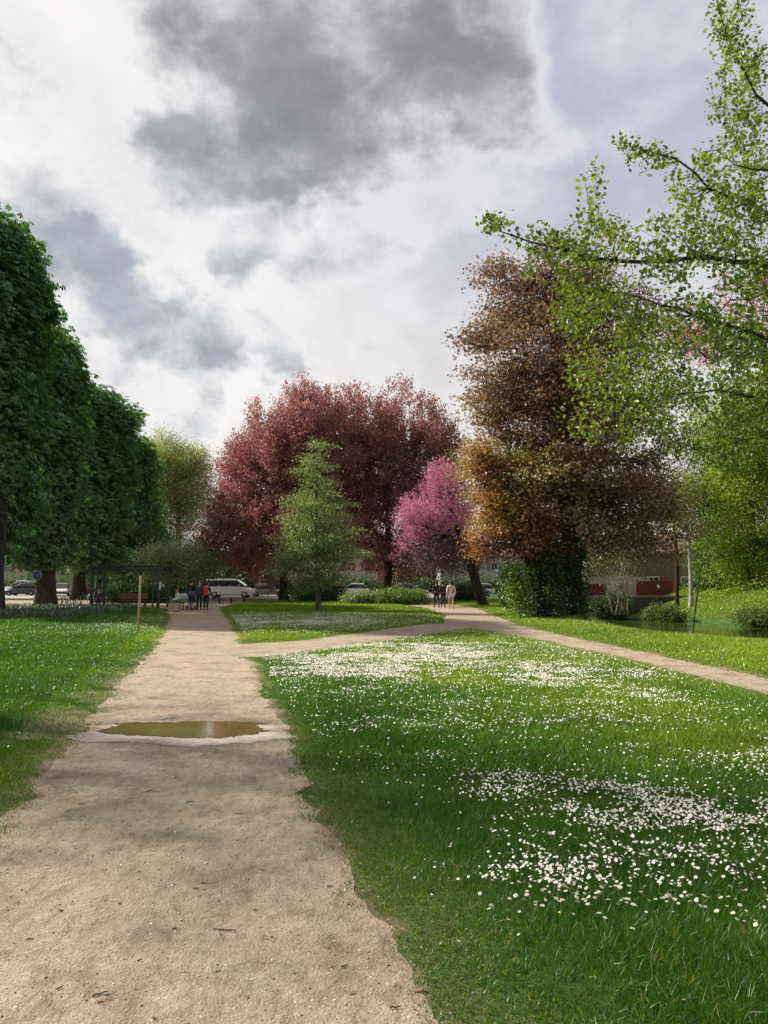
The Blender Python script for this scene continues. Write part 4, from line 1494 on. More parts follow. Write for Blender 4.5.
RR = np.zeros(len(PP)); RR[:nsk] = RAD; RR[8:nsk] *= .48
dl = np.min(np.linalg.norm(att[:, None] - PP[None, 8:nsk], axis=2), 1)
twigpts = []
for i in np.argsort(dl):
    a = att[i]
    dv = np.linalg.norm(PP[8:cnt] - a, axis=1)
    depth_pen = np.where(np.arange(8, cnt) < nsk, 0, .10)
    j = 8 + int(np.argmin(dv + depth_pen))
    d_ = np.linalg.norm(PP[j] - a)
    k = max(2, min(9, int(d_ / .16) + 1))
    dirj = PP[j] - PP[par[j]]
    dirj = dirj / (np.linalg.norm(dirj) + 1e-9)
    ctrl = (PP[j] + a) / 2 + dirj * d_ * .28 + np.array([0, 0, .05 * d_])
    last, p0 = j, PP[j].copy()
    r0 = min(.010, RR[j] * .6)
    for q in range(1, k + 1):
        t_ = q / k
        p = (1 - t_) ** 2 * p0 + 2 * t_ * (1 - t_) * ctrl + t_ * t_ * a + rng.normal(0, .012, 3)
        PP[cnt] = p; par[cnt] = last; RR[cnt] = max(.0025, r0 * (1 - .75 * t_)); last = cnt; cnt += 1
        if t_ > .25: twigpts.append((p, p - PP[par[last]]))
PP, par, RR = PP[:cnt] - hb, np.array(par[:cnt]), RR[:cnt]
skel_mesh('trunk', PP, par, RR, range(8), BARK, hroot, sides=14)
b_ = 8
for (_j, _r, _pts) in limbs:
    skel_mesh('limb', PP, par, RR, range(b_, b_ + 2 * len(_pts)), BARK, hroot, sides=8)
    b_ += 2 * len(_pts)
skel_mesh('twigs', PP, par, RR, range(nsk, cnt), BARK, hroot, sides=4)
tp_ = np.array([t_[0] for t_ in twigpts]) - hb
td_ = np.array([t_[1] for t_ in twigpts])
print('twig points', len(tp_))
idx = np.repeat(np.arange(len(tp_)), 5)
C = tp_[idx] + rng.normal(0, .05, (len(idx), 3))
x_ = td_[idx] / (np.linalg.norm(td_[idx], axis=1, keepdims=True) + 1e-9) * .5 + rng.normal(0, .8, (len(idx), 3)) + np.array([0, 0, -.15])
z_ = rng.normal(0, .55, (len(idx), 3)) + np.array([0, 0, 1.])
V, lo, to, mm = inst(OVATE[0], OVATE[1], C, basis(x_, z_), rng.uniform(.031, .064, len(idx)))
np_mesh('foliage', V, lo, to, M_ALD, hroot, attr={'lv': np.repeat(np.clip(.15 + .6 * rng.random(len(idx)) + .3 * (vn(C[:, 0], C[:, 2], .6, 9) - .4), 0, 1), mm)})

# pink tree seen through it
build_tree('judas_tree', 'pink blossoming tree glimpsed through the overhanging green leaves', 'tree', (10.2, 17, float(th(10.2, 17))), at(760, 340, 17),
           [px_e(722, 345, 40, 22, 17), px_e(755, 300, 36, 30, 17), px_e(700, 350, 24, 14, 17), px_e(800, 330, 50, 50, 17)], 190, 60, M_PINK, BARK, .06, .14, 101, trunk_r=.16, mode='plume', plume=.4, step=.5, tip=.006)


# ------------------------------------------------------------------ vehicles
M_GLASS = simple('car_glass', (0.015, 0.018, 0.02), 0.06, var=.05, coat=.5)
M_TYRE = simple('tyre_rubber', (0.018, 0.018, 0.018), 0.85)
M_RIM = simple('rim_metal', (0.45, 0.45, 0.47), 0.35, .8)
M_LAMP = simple('lamp_glass', (0.75, 0.76, 0.78), 0.15, .2)
M_TAIL = simple('tail_lamp', (0.35, 0.01, 0.01), 0.25)
M_TRIM = simple('black_trim', (0.02, 0.02, 0.022), 0.6)


def loft(name, secs, m, parent, caps=True):
    """secs: list of (x, halfwidth_bottom, halfwidth_top, zlow, zhigh); rounded ring of 12"""
    V, f = [], []
    for (x, wb, wt, z0, z1) in secs:
        h_ = z1 - z0
        ring = [(-wb * .86, z0), (wb * .86, z0), (wb, z0 + .12 * h_), (wb * 1.0, z0 + .55 * h_), (wb * .98 + wt * .02, z0 + .72 * h_), (wt, z0 + .93 * h_), (wt * .86, z1),
                (-wt * .86, z1), (-wt, z0 + .93 * h_), (-(wb * .98 + wt * .02), z0 + .72 * h_), (-wb * 1.0, z0 + .55 * h_), (-wb, z0 + .12 * h_)]
        V += [(x, a_, b_) for a_, b_ in ring]
    k = 12
    for i in range(len(secs) - 1):
        for q in range(k):
            p = (q + 1) % k
            f.append((i * k + q, (i + 1) * k + q, (i + 1) * k + p, i * k + p))
    f.append(tuple(range(k)))
    f.append(tuple((len(secs) - 1) * k + q for q in range(k))[::-1])
    o = np_mesh(name, V, np.concatenate([np.array(x) for x in f]), [len(x) for x in f], m, parent, smooth=False)
    bm = bmesh.new(); bm.from_mesh(o.data); bmesh.ops.recalc_face_normals(bm, faces=bm.faces); bm.to_mesh(o.data); bm.free()
    return o


def lathe_y(name, prof, m, parent, loc, n=24):
    """revolve (y, r) profile about the y axis"""
    V, f = [], []
    for (yy, rr) in prof:
        for q in range(n):
            a_ = 2 * math.pi * q / n
            V.append((rr * math.cos(a_) + loc[0], yy + loc[1], rr * math.sin(a_) + loc[2]))
    for i in range(len(prof) - 1):
        for q in range(n):
            p = (q + 1) % n
            f.append((i * n + q, (i + 1) * n + q, (i + 1) * n + p, i * n + p))
    return np_mesh(name, V, np.concatenate([np.array(x) for x in f]), [4] * len(f), m, parent, smooth=True)


def make_car(name, label, x, y, rz, paint, L=4.2, W=1.74, H=1.5, kind='car', group=None):
    root = empty(name, (x, y, 0.087), rz)
    tag(root, label, 'van' if kind == 'van' else 'car', group)
    pm = simple('paint_' + '_'.join('%d' % (c * 99) for c in paint), paint, .3, .0, .04, coat=.6)
    h2, w2 = L / 2, W / 2
    if kind == 'van':
        belt = 1.22
        secs = [(-h2, w2 * .93, w2 * .9, .38, belt), (-h2 + .12, w2, w2 * .97, .30, belt), (h2 * .45, w2, w2 * .97, .28, belt), (h2 * .68, w2, w2 * .93, .28, 1.08), (h2 * .9, w2 * .96, w2 * .86, .28, .92), (h2, w2 * .84, w2 * .75, .34, .72)]
        cab = [(-h2 + .06, w2 * .93, w2 * .82, belt, H - .08), (-h2 + .22, w2 * .95, w2 * .84, belt, H - .01), (h2 * .15, w2 * .95, w2 * .83, belt, H - .01), (h2 * .30, w2 * .94, w2 * .80, belt, H - .06), (h2 * .66, w2 * .9, w2 * .80, belt - .05, belt + .06)]
        roof = [(-h2 + .04, w2 * .90, w2 * .78, H - .34, H), (0, w2 * .90, w2 * .8, H - .34, H + .03), (h2 * .26, w2 * .88, w2 * .74, H - .28, H - .01)]
        wins = [(-h2 * .88, -h2 * .50), (-h2 * .46, -h2 * .04), (h2 * .02, h2 * .34)]
        pil = [-h2 + .14, -h2 * .48, -h2 * .01]
    else:
        belt = .60 * H
        secs = [(-h2, w2 * .85, w2 * .78, .38, belt - .08), (-h2 + .15, w2 * .97, w2 * .9, .26, belt), (-h2 * .5, w2, w2 * .95, .22, belt + .02), (h2 * .35, w2, w2 * .95, .22, belt), (h2 * .62, w2, w2 * .9, .22, belt - .08), (h2 * .9, w2 * .93, w2 * .8, .25, belt - .20), (h2, w2 * .78, w2 * .68, .34, belt - .34)]
        cab = [(-h2 * .92, w2 * .88, w2 * .74, belt - .02, belt + .1), (-h2 * .70, w2 * .92, w2 * .74, belt, H - .08), (-h2 * .3, w2 * .94, w2 * .76, belt, H - .01), (h2 * .02, w2 * .94, w2 * .76, belt, H - .03), (h2 * .50, w2 * .9, w2 * .78, belt - .03, belt + .05)]
        roof = [(-h2 * .72, w2 * .74, w2 * .66, H - .12, H - .03), (-h2 * .3, w2 * .76, w2 * .68, H - .08, H + .02), (h2 * .04, w2 * .74, w2 * .66, H - .10, H - .01)]
        pil = [-h2 * .60, -h2 * .16]
    body = loft('body', secs, pm, root)
    loft('windows', cab, M_GLASS, root)
    loft('roof', roof, pm, root)
    for sx in pil:
        for s in (-1, 1):
            bm = bmesh.new()
            wd_ = .10 if kind != 'van' else .16
            v = [bm.verts.new(p) for p in ((sx, s * (w2 * .955), belt - .02), (sx + wd_, s * (w2 * .955), belt - .02), (sx + wd_, s * (w2 * .80), H - .06), (sx, s * (w2 * .80), H - .06))]
            v2 = [bm.verts.new((p.co.x, p.co.y - s * .05, p.co.z)) for p in v]
            bm.faces.new(v); bm.faces.new(v2[::-1])
            for i in range(4): bm.faces.new((v[i], v2[i], v2[(i + 1) % 4], v[(i + 1) % 4]))
            bmesh.ops.recalc_face_normals(bm, faces=bm.faces)
            bm_obj('pillar', bm, pm, root)
    wr = .33 if kind == 'van' else .31
    for wx in (-h2 * .62, h2 * .64):
        for s in (-1, 1):
            yy = s * (w2 - .10)
            wh = lathe_y('wheel', [(-.11, wr * .62), (-.11, wr * .95), (-.08, wr), (.08, wr), (.11, wr * .95), (.11, wr * .62)], M_TYRE, root, (wx, yy, wr))
            lathe_y('rim', [(s * .09, .001), (s * .10, wr * .2), (s * .07, wr * .3), (s * .10, wr * .62), (s * .02, wr * .64)], M_RIM, wh, (wx, yy, wr))
    for s in (-1, 1):
        box('headlight', (h2 - .10, s * w2 * .62, belt - .34), (.16, .34, .14), M_LAMP, root, s * -.25, .03)
        box('tail_light', (-h2 + .05, s * w2 * .74, belt - .10), (.09, .16, .26), M_TAIL, root, 0, .02)
        box('mirror', (h2 * (.42 if kind == 'van' else .36), s * (w2 + .09), belt + .06), (.10, .18, .14), pm, root, 0, .03)
    box('front_bumper', (h2 - .02, 0, .40), (.10, W * .72, .16), M_TRIM, root, 0, .03)
    box('number_plate', (-h2 - .01, 0, .62), (.02, .5, .11), M_LAMP, root, 0, .004)
    return root


WHITE, BLACK, GREY, RED, BLUE = (.75, .75, .74), (.02, .022, .028), (.30, .31, .33), (.42, .03, .02), (.06, .10, .20)
make_car('parked_van', 'white passenger van parked behind the benches', xg(231, 78), 78, 0.0, WHITE, 4.9, 1.9, 1.95, 'van')
make_car('parked_car', 'black car parked between the two nearest chestnut trunks', xg(24, 92), 92, math.pi, BLACK, 4.3, 1.8, 1.62, group='cars parked behind the trees')
make_car('parked_car', 'white car parked just behind the black one', xg(20, 98), 98, math.pi, WHITE, 4.6, 1.8, 1.85, group='cars parked behind the trees')
make_car('parked_car', 'white car seen head on right of the second trunk', xg(62, 93), 93, R(-70), WHITE, 4.2, 1.75, 1.5, group='cars parked behind the trees')
make_car('parked_car', 'red car half hidden behind the bicycles', xg(83, 90), 90, R(-80), RED, 4.0, 1.7, 1.5, group='cars parked behind the trees')
make_car('parked_car', 'grey car parked right of the white van', xg(268, 84), 84, R(5), GREY, 4.2, 1.75, 1.45, group='cars parked behind the trees')
make_car('parked_car', 'dark blue car in the shade above the bright green bush', xg(410, 90), 90, R(0), BLUE, 4.3, 1.8, 1.5, group='cars parked behind the trees')
make_car('parked_car', 'white car glimpsed under the red beech boughs, far behind the walkers', xg(352, 92), 92, R(180), WHITE, 4.2, 1.75, 1.5, group='cars parked behind the trees')
make_car('parked_car', 'pale grey car glimpsed between the judas trunk and the ivy', xg(476, 88), 88, R(180), (.5, .51, .52), 4.2, 1.75, 1.5, group='cars parked behind the trees')
make_car('parked_car', 'white car parked at the left end behind the pergola', xg(150, 92), 92, R(180), WHITE, 4.2, 1.75, 1.5, group='cars parked behind the trees')

# ------------------------------------------------------------------ street furniture
M_GRN = simple('green_metal', (0.012, 0.028, 0.026), 0.45, .2, coat=.2)
M_WOODB = simple('bench_wood', (0.16, 0.075, 0.045), 0.7, var=.3, scale=3)
M_DARKW = simple('dark_bench_wood', (0.05, 0.04, 0.032), 0.7, var=.3, scale=3)
M_STONE = simple('pale_stone', (0.30, 0.25, 0.18), 0.9, var=.3, scale=4, bump=.6)
M_STEEL = simple('dark_steel', (0.03, 0.032, 0.035), 0.5, .6)

pg0 = empty('pergola', (xg(131, 49), 49, 0))
tag(pg0, 'dark green metal pergola shelter with flat slatted top beside the path', 'pergola')
hw, hd, hh = 2.15, 1.1, 2.45
for sx in (-1, 1):
    for sy in (-1, 1):
        box('post', (sx * hw, sy * hd, hh / 2), (.17, .17, hh), M_GRN, pg0)
    box('post', (sx * (hw - .35), -hd, hh / 2), (.09, .09, hh - .002), M_GRN, pg0)
for sy in (-1, 1):
    box('beam', (0, sy * hd, hh + .10), (hw * 2 + .5, .12, .20), M_GRN, pg0)
for i in range(12):
    box('rafter', (-hw - .1 + i * (2 * hw + .2) / 11, 0, hh + .245), (.06, hd * 2 + .5, .085), M_GRN, pg0)
p_, d_ = crown_pts([(0, 0, hh + .12, 1.6, 1.0, .30)], 60, 111)
leaves('climbing_plant', p_, 18, M_DK, pg0, .10, .2, seed=112)
box('notice_panel', (hw + .10, -hd, 1.45), (.025, .36, .5), simple('notice', (.55, .56, .55), .6), pg0)


def make_bench(name, label, x, y, rz, L=1.7, back=False, m=None, group=None):
    m = m or M_DARKW
    root = empty(name, (x, y, 0), rz)
    tag(root, label, 'bench', group)
    bm = bmesh.new()
    for i in range(4): box_bm(bm, (0, -.18 + i * .12, .45), (L, .10, .04), 0, .006)
    bm_obj('seat', bm, m, root)
    for s in (-1, 1):
        bm = bmesh.new()
        box_bm(bm, (s * L * .36, -.15, .21), (.07, .06, .42), 0, .005)
        box_bm(bm, (s * L * .36, .15, .21), (.07, .06, .42), 0, .005)
        box_bm(bm, (s * L * .36, 0, .405), (.075, .40, .045), 0, .005)
        bm_obj('leg', bm, M_STEEL, root)
    if back:
        bm = bmesh.new()
        for i in range(3): box_bm(bm, (0, .24 + .02 * i, .62 + i * .13), (L, .035, .10), 0, .006)
        bm_obj('backrest', bm, m, root)
    return root


make_bench('park_bench', 'reddish wooden bench with a backrest under the pergola', xg(131, 48.6), 49.3, math.pi, 2.0, True, M_WOODB)
make_bench('park_bench', 'dark backless bench just right of the walkers', xg(214, 58), 58, 0, 1.25, group='backless benches')
make_bench('park_bench', 'dark backless bench in front of the white van, farther right', xg(238, 60), 60, 0, 1.45, group='backless benches')

bm = bmesh.new()
box_bm(bm, (0, 0, .24), (.58, .5, .46), 0, .05)
for v in bm.verts: v.co += Vector((random.gauss(0, .012), random.gauss(0, .012), random.gauss(0, .01)))
o = bm_obj('stone_block', bm, M_STONE)
g = G(173, 612)
o.location = (g[0], g[1] + .2, 0)
tag(o, 'squat pale stone block at the left edge of the path', 'stone block')

# wooden stake in the left lawn
g = G(138, 634)
st = tube('wooden_stake', [(0, 0, -.2), (.01, 0, .6), (0.02, 0, 1.2), (.03, 0, 1.84)], [.036, .035, .035, .034], STAKE)
st.location = (g[0], g[1], 0)
tag(st, 'tall pale wooden stake standing alone in the left lawn', 'stake')

# round sign
g = (xg(37, 50.5), 50.5)
sg = empty('round_sign', (g[0], g[1], 0))
tag(sg, 'round blue sign on a dark pole beside the second chestnut trunk', 'sign')
tube('pole', [(0, 0, -.1), (0, 0, 1.2), (0, 0, 2.45)], .035, M_STEEL, sg)
lathe_y('sign_plate', [(-.05, .001), (-.05, .30), (-.035, .305), (-.035, .001)], simple('sign_blue', (0.03, 0.04, 0.14), .5), sg, (0, 0, 2.12))
lathe_y('sign_rim', [(-.052, .29), (-.058, .295), (-.058, .325), (-.03, .325), (-.03, .30)], simple('sign_rim', (0.25, 0.27, 0.33), .5), sg, (0, 0, 2.12))

# bike racks
def hoop(label, x, y):
    a = np.linspace(0, np.pi, 9)
    pts = [(-.32, 0, -.05), (-.32, 0, .3), (-.32, 0, .6)] + [(-.32 * math.cos(t_), 0, .6 + .18 * math.sin(t_)) for t_ in a[1:-1]] + [(.32, 0, .6), (.32, 0, .3), (.32, 0, -.05)]
    o = tube('bike_rack', pts, .025, M_STEEL)
    o.location = (x, y, 0)
    o.rotation_euler = (0, 0, R(62))
    tag(o, label, 'bike rack', 'bike racks by the pergola')
    return o


rk = hoop('leftmost steel hoop bike rack, beside the second chestnut trunk', xg(54, 50), 50)
for i, (px, lb) in enumerate([(58, 'second steel hoop bike rack from the chestnut trunk'), (62, 'third steel hoop bike rack from the chestnut trunk'), (67, 'fourth steel hoop bike rack, next to the parked bicycles'), (72, 'fifth steel hoop bike rack, behind the first bicycle'), (78, 'last steel hoop bike rack, nearest the pergola')]):
    c = rk.copy()
    COL.objects.link(c)
    c.location = (xg(px, 50), 50, 0)
    c['label'] = lb


def make_bike(label, x, y, rz, col):
    root = empty('bicycle', (x, y, 0), rz)
    tag(root, label, 'bicycle', 'bicycles at the racks')
    a = np.linspace(0, 2 * np.pi, 28, endpoint=False)
    for wx in (-.52, .52):
        wh = tube('wheel', [(wx + .33 * math.cos(t_), 0, .34 + .33 * math.sin(t_)) for t_ in a], .020, M_TYRE, root, 6, True)
        bm = bmesh.new()
        for k in range(10):
            t_ = math.pi * k / 10
            vs = box_bm(bm, (0, 0, 0), (.64, .004, .004))
            bmesh.ops.rotate(bm, cent=(0, 0, 0), matrix=Matrix.Rotation(t_, 3, 'Y'), verts=vs)
            bmesh.ops.translate(bm, vec=(wx, 0, .34), verts=vs)
        bm_obj('spokes', bm, M_RIM, wh)
    cm = simple('bike_' + '_'.join('%d' % (c * 99) for c in col), col, .35)
    bb, hd_, st_, fa, ra = (-.08, 0, .30), (.36, 0, .82), (-.20, 0, .78), (.52, 0, .34), (-.52, 0, .34)
    for p, q in ((bb, hd_), (bb, st_), (st_, hd_), (bb, ra), (st_, ra), (hd_, fa)):
        tube('frame_tube', [p, tuple((np.array(p) + np.array(q)) / 2), q], .016, cm, root, 6)
    tube('seat_post', [st_, (-.21, 0, .85), (-.23, 0, .93)], .013, M_STEEL, root, 6)
    tube('handlebar', [(.26, -.28, 1.0), (.36, -.2, 1.02), (.38, 0, .98), (.36, .2, 1.02), (.26, .28, 1.0)], .013, M_STEEL, root, 6)
    tube('stem', [hd_, (.37, 0, .9), (.38, 0, .98)], .014, M_STEEL, root, 6)
    box('saddle', (-.24, 0, .95), (.26, .13, .06), M_TRIM, root, 0, .02)
    return root


make_bike('dark bicycle leaning at the racks, nearest the chestnut trunk', xg(70, 49.5), 49.5, R(60), (.03, .03, .035))
make_bike('grey bicycle at the racks, nearest the pergola', xg(83, 49), 49, R(75), (.25, .25, .26))
cb_ = box('cargo_box', (0, 0, .0), (.62, .5, .42), simple('red_plastic', (.38, .06, .04), .5), None, 0, .08)
cb_.location = (xg(82, 50.3), 50.3, 1.22)
bpy.data.objects.remove(cb_)

# ------------------------------------------------------------------ people
SKIN = simple('skin', (0.42, 0.24, 0.17), .6)


def skin_mesh(name, J, E, rads, m, parent, sub_=1):
    me = bpy.data.meshes.new(name)
    me.from_pydata([tuple(p) for p in J], E, [])
    o = link(name, me, parent)
    me.materials.append(m)
    md = o.modifiers.new('skin', 'SKIN')
    me.skin_vertices.new() if not me.skin_vertices else None
    for i, r_ in enumerate(rads):
        sv = me.skin_vertices[0].data[i]
        sv.radius = (r_, r_) if np.isscalar(r_) else r_
    me.skin_vertices[0].data[0].use_root = True
    md.use_smooth_shade = True
    s_ = o.modifiers.new('sub', 'SUBSURF')
    s_.levels = sub_
    s_.render_levels = sub_ + 1
    return o


def person(label, x, y, rz, hgt_=1.7, top=(.02, .02, .025), legs=(.02, .02, .03), hair=(.02, .014, .01), pose='walk', skirt=False, bare=False, group=None, long_top=False, hairlong=False, seed=0):
    r_ = random.Random(seed)
    k = hgt_ / 1.7
    root = empty('person', (x, y, 0.01), rz)      # faces local -Y
    tag(root, label, 'person', group)
    sit = pose == 'sit'
    hz = .52 if sit else .90
    st_ = {'walk': .20, 'stand': .04, 'sit': 0}[pose]
    sh = .185
    J = {}
    J['pel'] = (0, 0, hz); J['belly'] = (0, -.01, hz + .16); J['chest'] = (0, 0, hz + .36); J['neck'] = (0, -.01, hz + .52); J['head0'] = (0, -.02, hz + .60); J['head'] = (0, -.025, hz + .69); J['crown'] = (0, -.01, hz + .775)
    for s, t_ in ((-1, 'l'), (1, 'r')):
        sw = st_ * s
        J['hip' + t_] = (s * .09, 0, hz - .04)
        if sit:
            J['kn' + t_] = (s * .12, -.42, .50); J['an' + t_] = (s * .12, -.46, .09); J['to' + t_] = (s * .13, -.62, .035)
        else:
            J['kn' + t_] = (s * .10, -sw * .55 - .03, .48); J['an' + t_] = (s * .10, -sw + .02 + (.05 if s * st_ < 0 else 0), .09); J['to' + t_] = (s * .12, -sw - .14, .035)
        J['sh' + t_] = (s * sh, 0, hz + .46)
        bend = .18 if pose == 'push' else 0
        J['el' + t_] = (s * (sh + .06), sw * .35 + .02, hz + .18)
        J['wr' + t_] = (s * (sh + .05), sw * .7 - .12, hz - .02) if not sit else (s * .16, -.25, hz + .12)
        J['ha' + t_] = (s * (sh + .04), sw * .8 - .16, hz - .10) if not sit else (s * .12, -.36, hz + .08)
    names = list(J)
    ix = {n_: i for i, n_ in enumerate(names)}
    rad_ = dict(pel=.13, belly=.12, chest=.145, neck=.055, head0=.075, head=.095, crown=.06)
    for t_ in 'lr':
        rad_.update({'hip' + t_: .095, 'kn' + t_: .06, 'an' + t_: .04, 'to' + t_: .032, 'sh' + t_: .06, 'el' + t_: .042, 'wr' + t_: .03, 'ha' + t_: .032})
    ed = [('pel', 'belly'), ('belly', 'chest'), ('chest', 'neck'), ('neck', 'head0'), ('head0', 'head'), ('head', 'crown')]
    for t_ in 'lr': ed += [('pel', 'hip' + t_), ('hip' + t_, 'kn' + t_), ('kn' + t_, 'an' + t_), ('an' + t_, 'to' + t_), ('chest', 'sh' + t_), ('sh' + t_, 'el' + t_), ('el' + t_, 'wr' + t_), ('wr' + t_, 'ha' + t_)]
    V_ = [np.array(J[n_]) * k for n_ in names]
    skin_mesh('body', V_, [(ix[a_], ix[b_]) for a_, b_ in ed], [rad_[n_] * k for n_ in names], SKIN, root)
    def clothing(nm, sel, edges, grow_, colr, mods=None):
        loc = {n_: i for i, n_ in enumerate(sel)}
        pv_ = [np.array((mods or {}).get(n_, J[n_])) * k for n_ in sel]
        return skin_mesh(nm, pv_, [(loc[a_], loc[b_]) for a_, b_ in edges], [(rad_[n_] + grow_) * k for n_ in sel], simple('cloth_' + '_'.join('%d' % (c * 999) for c in colr), colr, .85, var=.25, scale=9), root)
    tsel = ['chest', 'belly', 'pel', 'shl', 'ell', 'wrl', 'shr', 'elr', 'wrr', 'neck']
    clothing('top', tsel, [('chest', 'belly'), ('belly', 'pel'), ('chest', 'shl'), ('shl', 'ell'), ('ell', 'wrl'), ('chest', 'shr'), ('shr', 'elr'), ('elr', 'wrr'), ('chest', 'neck')], .018, top,
             {'neck': (0, 0, hz + .47), 'pel': (0, 0, hz - (.12 if long_top else .0))})
    lm_ = {}
    lsel = ['pel', 'hipl', 'knl', 'anl', 'hipr', 'knr', 'anr']
    if bare:
        for t_ in 'lr': lm_['an' + t_] = tuple(np.array(J['kn' + t_]) * .8 + np.array(J['hip' + t_]) * .2); lm_['kn' + t_] = tuple((np.array(J['kn' + t_]) + np.array(J['hip' + t_])) / 2)
    clothing('trousers' if not bare else 'shorts', lsel, [('pel', 'hipl'), ('hipl', 'knl'), ('knl', 'anl'), ('pel', 'hipr'), ('hipr', 'knr'), ('knr', 'anr')], .016, legs, lm_)
    bm = bmesh.new()
    bmesh.ops.create_uvsphere(bm, u_segments=16, v_segments=10, radius=1)
    for v in bm.verts:
        c_ = v.co
        fr_ = c_.y < -.25 and c_.z < .35
        v.co = Vector((c_.x * .105, c_.y * .115 + (.03 if not fr_ else .05), c_.z * .125 + (.0 if c_.z > -.3 or not hairlong else -.12 * (c_.y > 0))))
        v.co = (v.co + Vector((0, 0, hz + .725))) * k
    bm_obj('hair', bm, simple('hair_' + '%d' % (hair[0] * 999), hair, .6), root, True)
    for t_ in 'lr':
        a_ = np.array(J['to' + t_]) * k
        box('shoe', (a_[0], a_[1] + .09 * k, .04), (.095, .26, .09), M_TRIM if not bare else simple('pale_shoe', (.5, .47, .44), .7), root, 0, .03)
    # face
    for s in (-1, 1):
        box('eye', (s * .033 * k, (-.118) * k, (hz + .70) * k), (.018, .01, .010), M_TRIM, root, 0, .003)
    box('nose', (0, -.126 * k, (hz + .675) * k), (.02, .03, .035), SKIN, root, 0, .008)
    return root


YL = 45.0
person('walker in dark coat, tallest of the group on the path', xg(189, YL), YL + .6, R(170), 1.82, (.012, .012, .015), (.02, .02, .03), seed=1, pose='walk', long_top=True, group='group of walkers')
person('walker in dark blue top behind the pushchair', xg(198, YL), YL + .4, R(10), 1.74, (.03, .04, .09), (.02, .022, .035), seed=2, pose='stand', group='group of walkers')
person('walker in black with a bright red bag strap and scarf, right of the pushchair', xg(205.5, YL), YL + .2, R(190), 1.66, (.015, .013, .015), (.012, .012, .016), hair=(.05, .015, .01), seed=3, pose='walk', group='group of walkers')
person('person in a white top sitting behind the stone block', xg(180.5, YL), YL - .6, R(-60), 1.66, (.62, .61, .58), (.10, .10, .11), seed=4, pose='sit', group='group of walkers')
person('small child in dark clothes walking beside the tallest walker', xg(192.5, YL), YL - .1, R(160), 1.08, (.10, .10, .16), (.25, .24, .30), seed=5, pose='walk', group='group of walkers')
sc_ = box('red_bag', (0, 0, 0), (.30, .16, .52), simple('red_cloth', (.55, .03, .03), .8), None, R(10), .06)
sc_.location = (xg(205.5, YL) + .02, YL - .02, 1.12)
tag(sc_, 'bright red bag carried by the walker in black', 'bag')
person('walker in a pale pink shirt and shorts on the path by the judas tree', xg(451, 46.5), 46.5, R(175), 1.74, (.62, .42, .44), (.55, .55, .56), seed=6, pose='walk', bare=True, group='walkers under the trees')
person('walker in dark clothes, left of the three under the trees', xg(436.5, 50), 50, R(185), 1.74, (.03, .025, .03), (.02, .02, .022), seed=7, pose='walk', group='walkers under the trees')
person('walker in black beside the one in the pink shirt', xg(443, 49.5), 49.5, R(175), 1.70, (.015, .014, .018), (.015, .015, .018), seed=8, pose='stand', group='walkers under the trees')
person('person in dark purple seated at the left end of the pergola', xg(99, 48), 48, R(20), 1.64, (.055, .035, .10), (.03, .03, .05), seed=9, pose='sit')
sb = make_bench('park_bench', 'low dark bench under the seated person at the pergola', xg(99, 48), 48.12, R(20), 1.0)
ob_ = make_bench('park_bench', 'low bench half hidden behind the stone block', xg(180.5, YL) + .1, YL - .55, R(-60), .9)

# pushchair
pr = empty('pushchair', (xg(195, YL), YL - .75, 0), R(5))
tag(pr, 'dark pushchair standing in front of the walkers on the path', 'pushchair')
M_PC = simple('pram_cloth', (.03, .035, .06), .8)
bm = bmesh.new()
box_bm(bm, (0, .05, .52), (.38, .42, .10), 0, .04)
vs = box_bm(bm, (0, .24, .76), (.38, .09, .5), 0, .03)
bm_obj('seat', bm, M_PC, pr)
V_, f_ = [], []
for i in range(7):
    a_ = R(-10 + i * 20)
    for q in range(5):
        V_.append(((q / 4 - .5) * .42, .22 - .32 * math.sin(a_), .86 + .26 * math.cos(a_)))
for i in range(6):
    for q in range(4):
        f_.append((i * 5 + q, i * 5 + q + 1, i * 5 + q + 6, i * 5 + q + 5))
hood = np_mesh('hood', V_, np.concatenate([np.array(t_) for t_ in f_]), [4] * len(f_), M_PC, pr, smooth=True)
sol = hood.modifiers.new('solid', 'SOLIDIFY'); sol.thickness = .02
for s in (-1, 1):
    tube('frame_bar', [(s * .2, -.30, .14), (s * .2, .0, .5), (s * .2, .3, .85), (s * .2, .45, 1.02)], .013, M_STEEL, pr, 6)
    tube('frame_bar', [(s * .22, .36, .14), (s * .21, .2, .4), (s * .2, .05, .55)], .013, M_STEEL, pr, 6)
    for wy in (-.30, .36):
        ww = tube('wheel', [(s * .24, wy + .11 * math.cos(t_), .13 + .11 * math.sin(t_)) for t_ in np.linspace(0, 2 * np.pi, 16, endpoint=False)], .022, M_TYRE, pr, 6, True)
tube('handle', [(-.2, .45, 1.02), (0, .47, 1.03), (.2, .45, 1.02)], .016, M_TRIM, pr, 6)

# ------------------------------------------------------------------ house, bridge, far buildings
def stucco(name, c, s=1.2): return simple(name, c, .9, var=.22, scale=s, bump=.3)


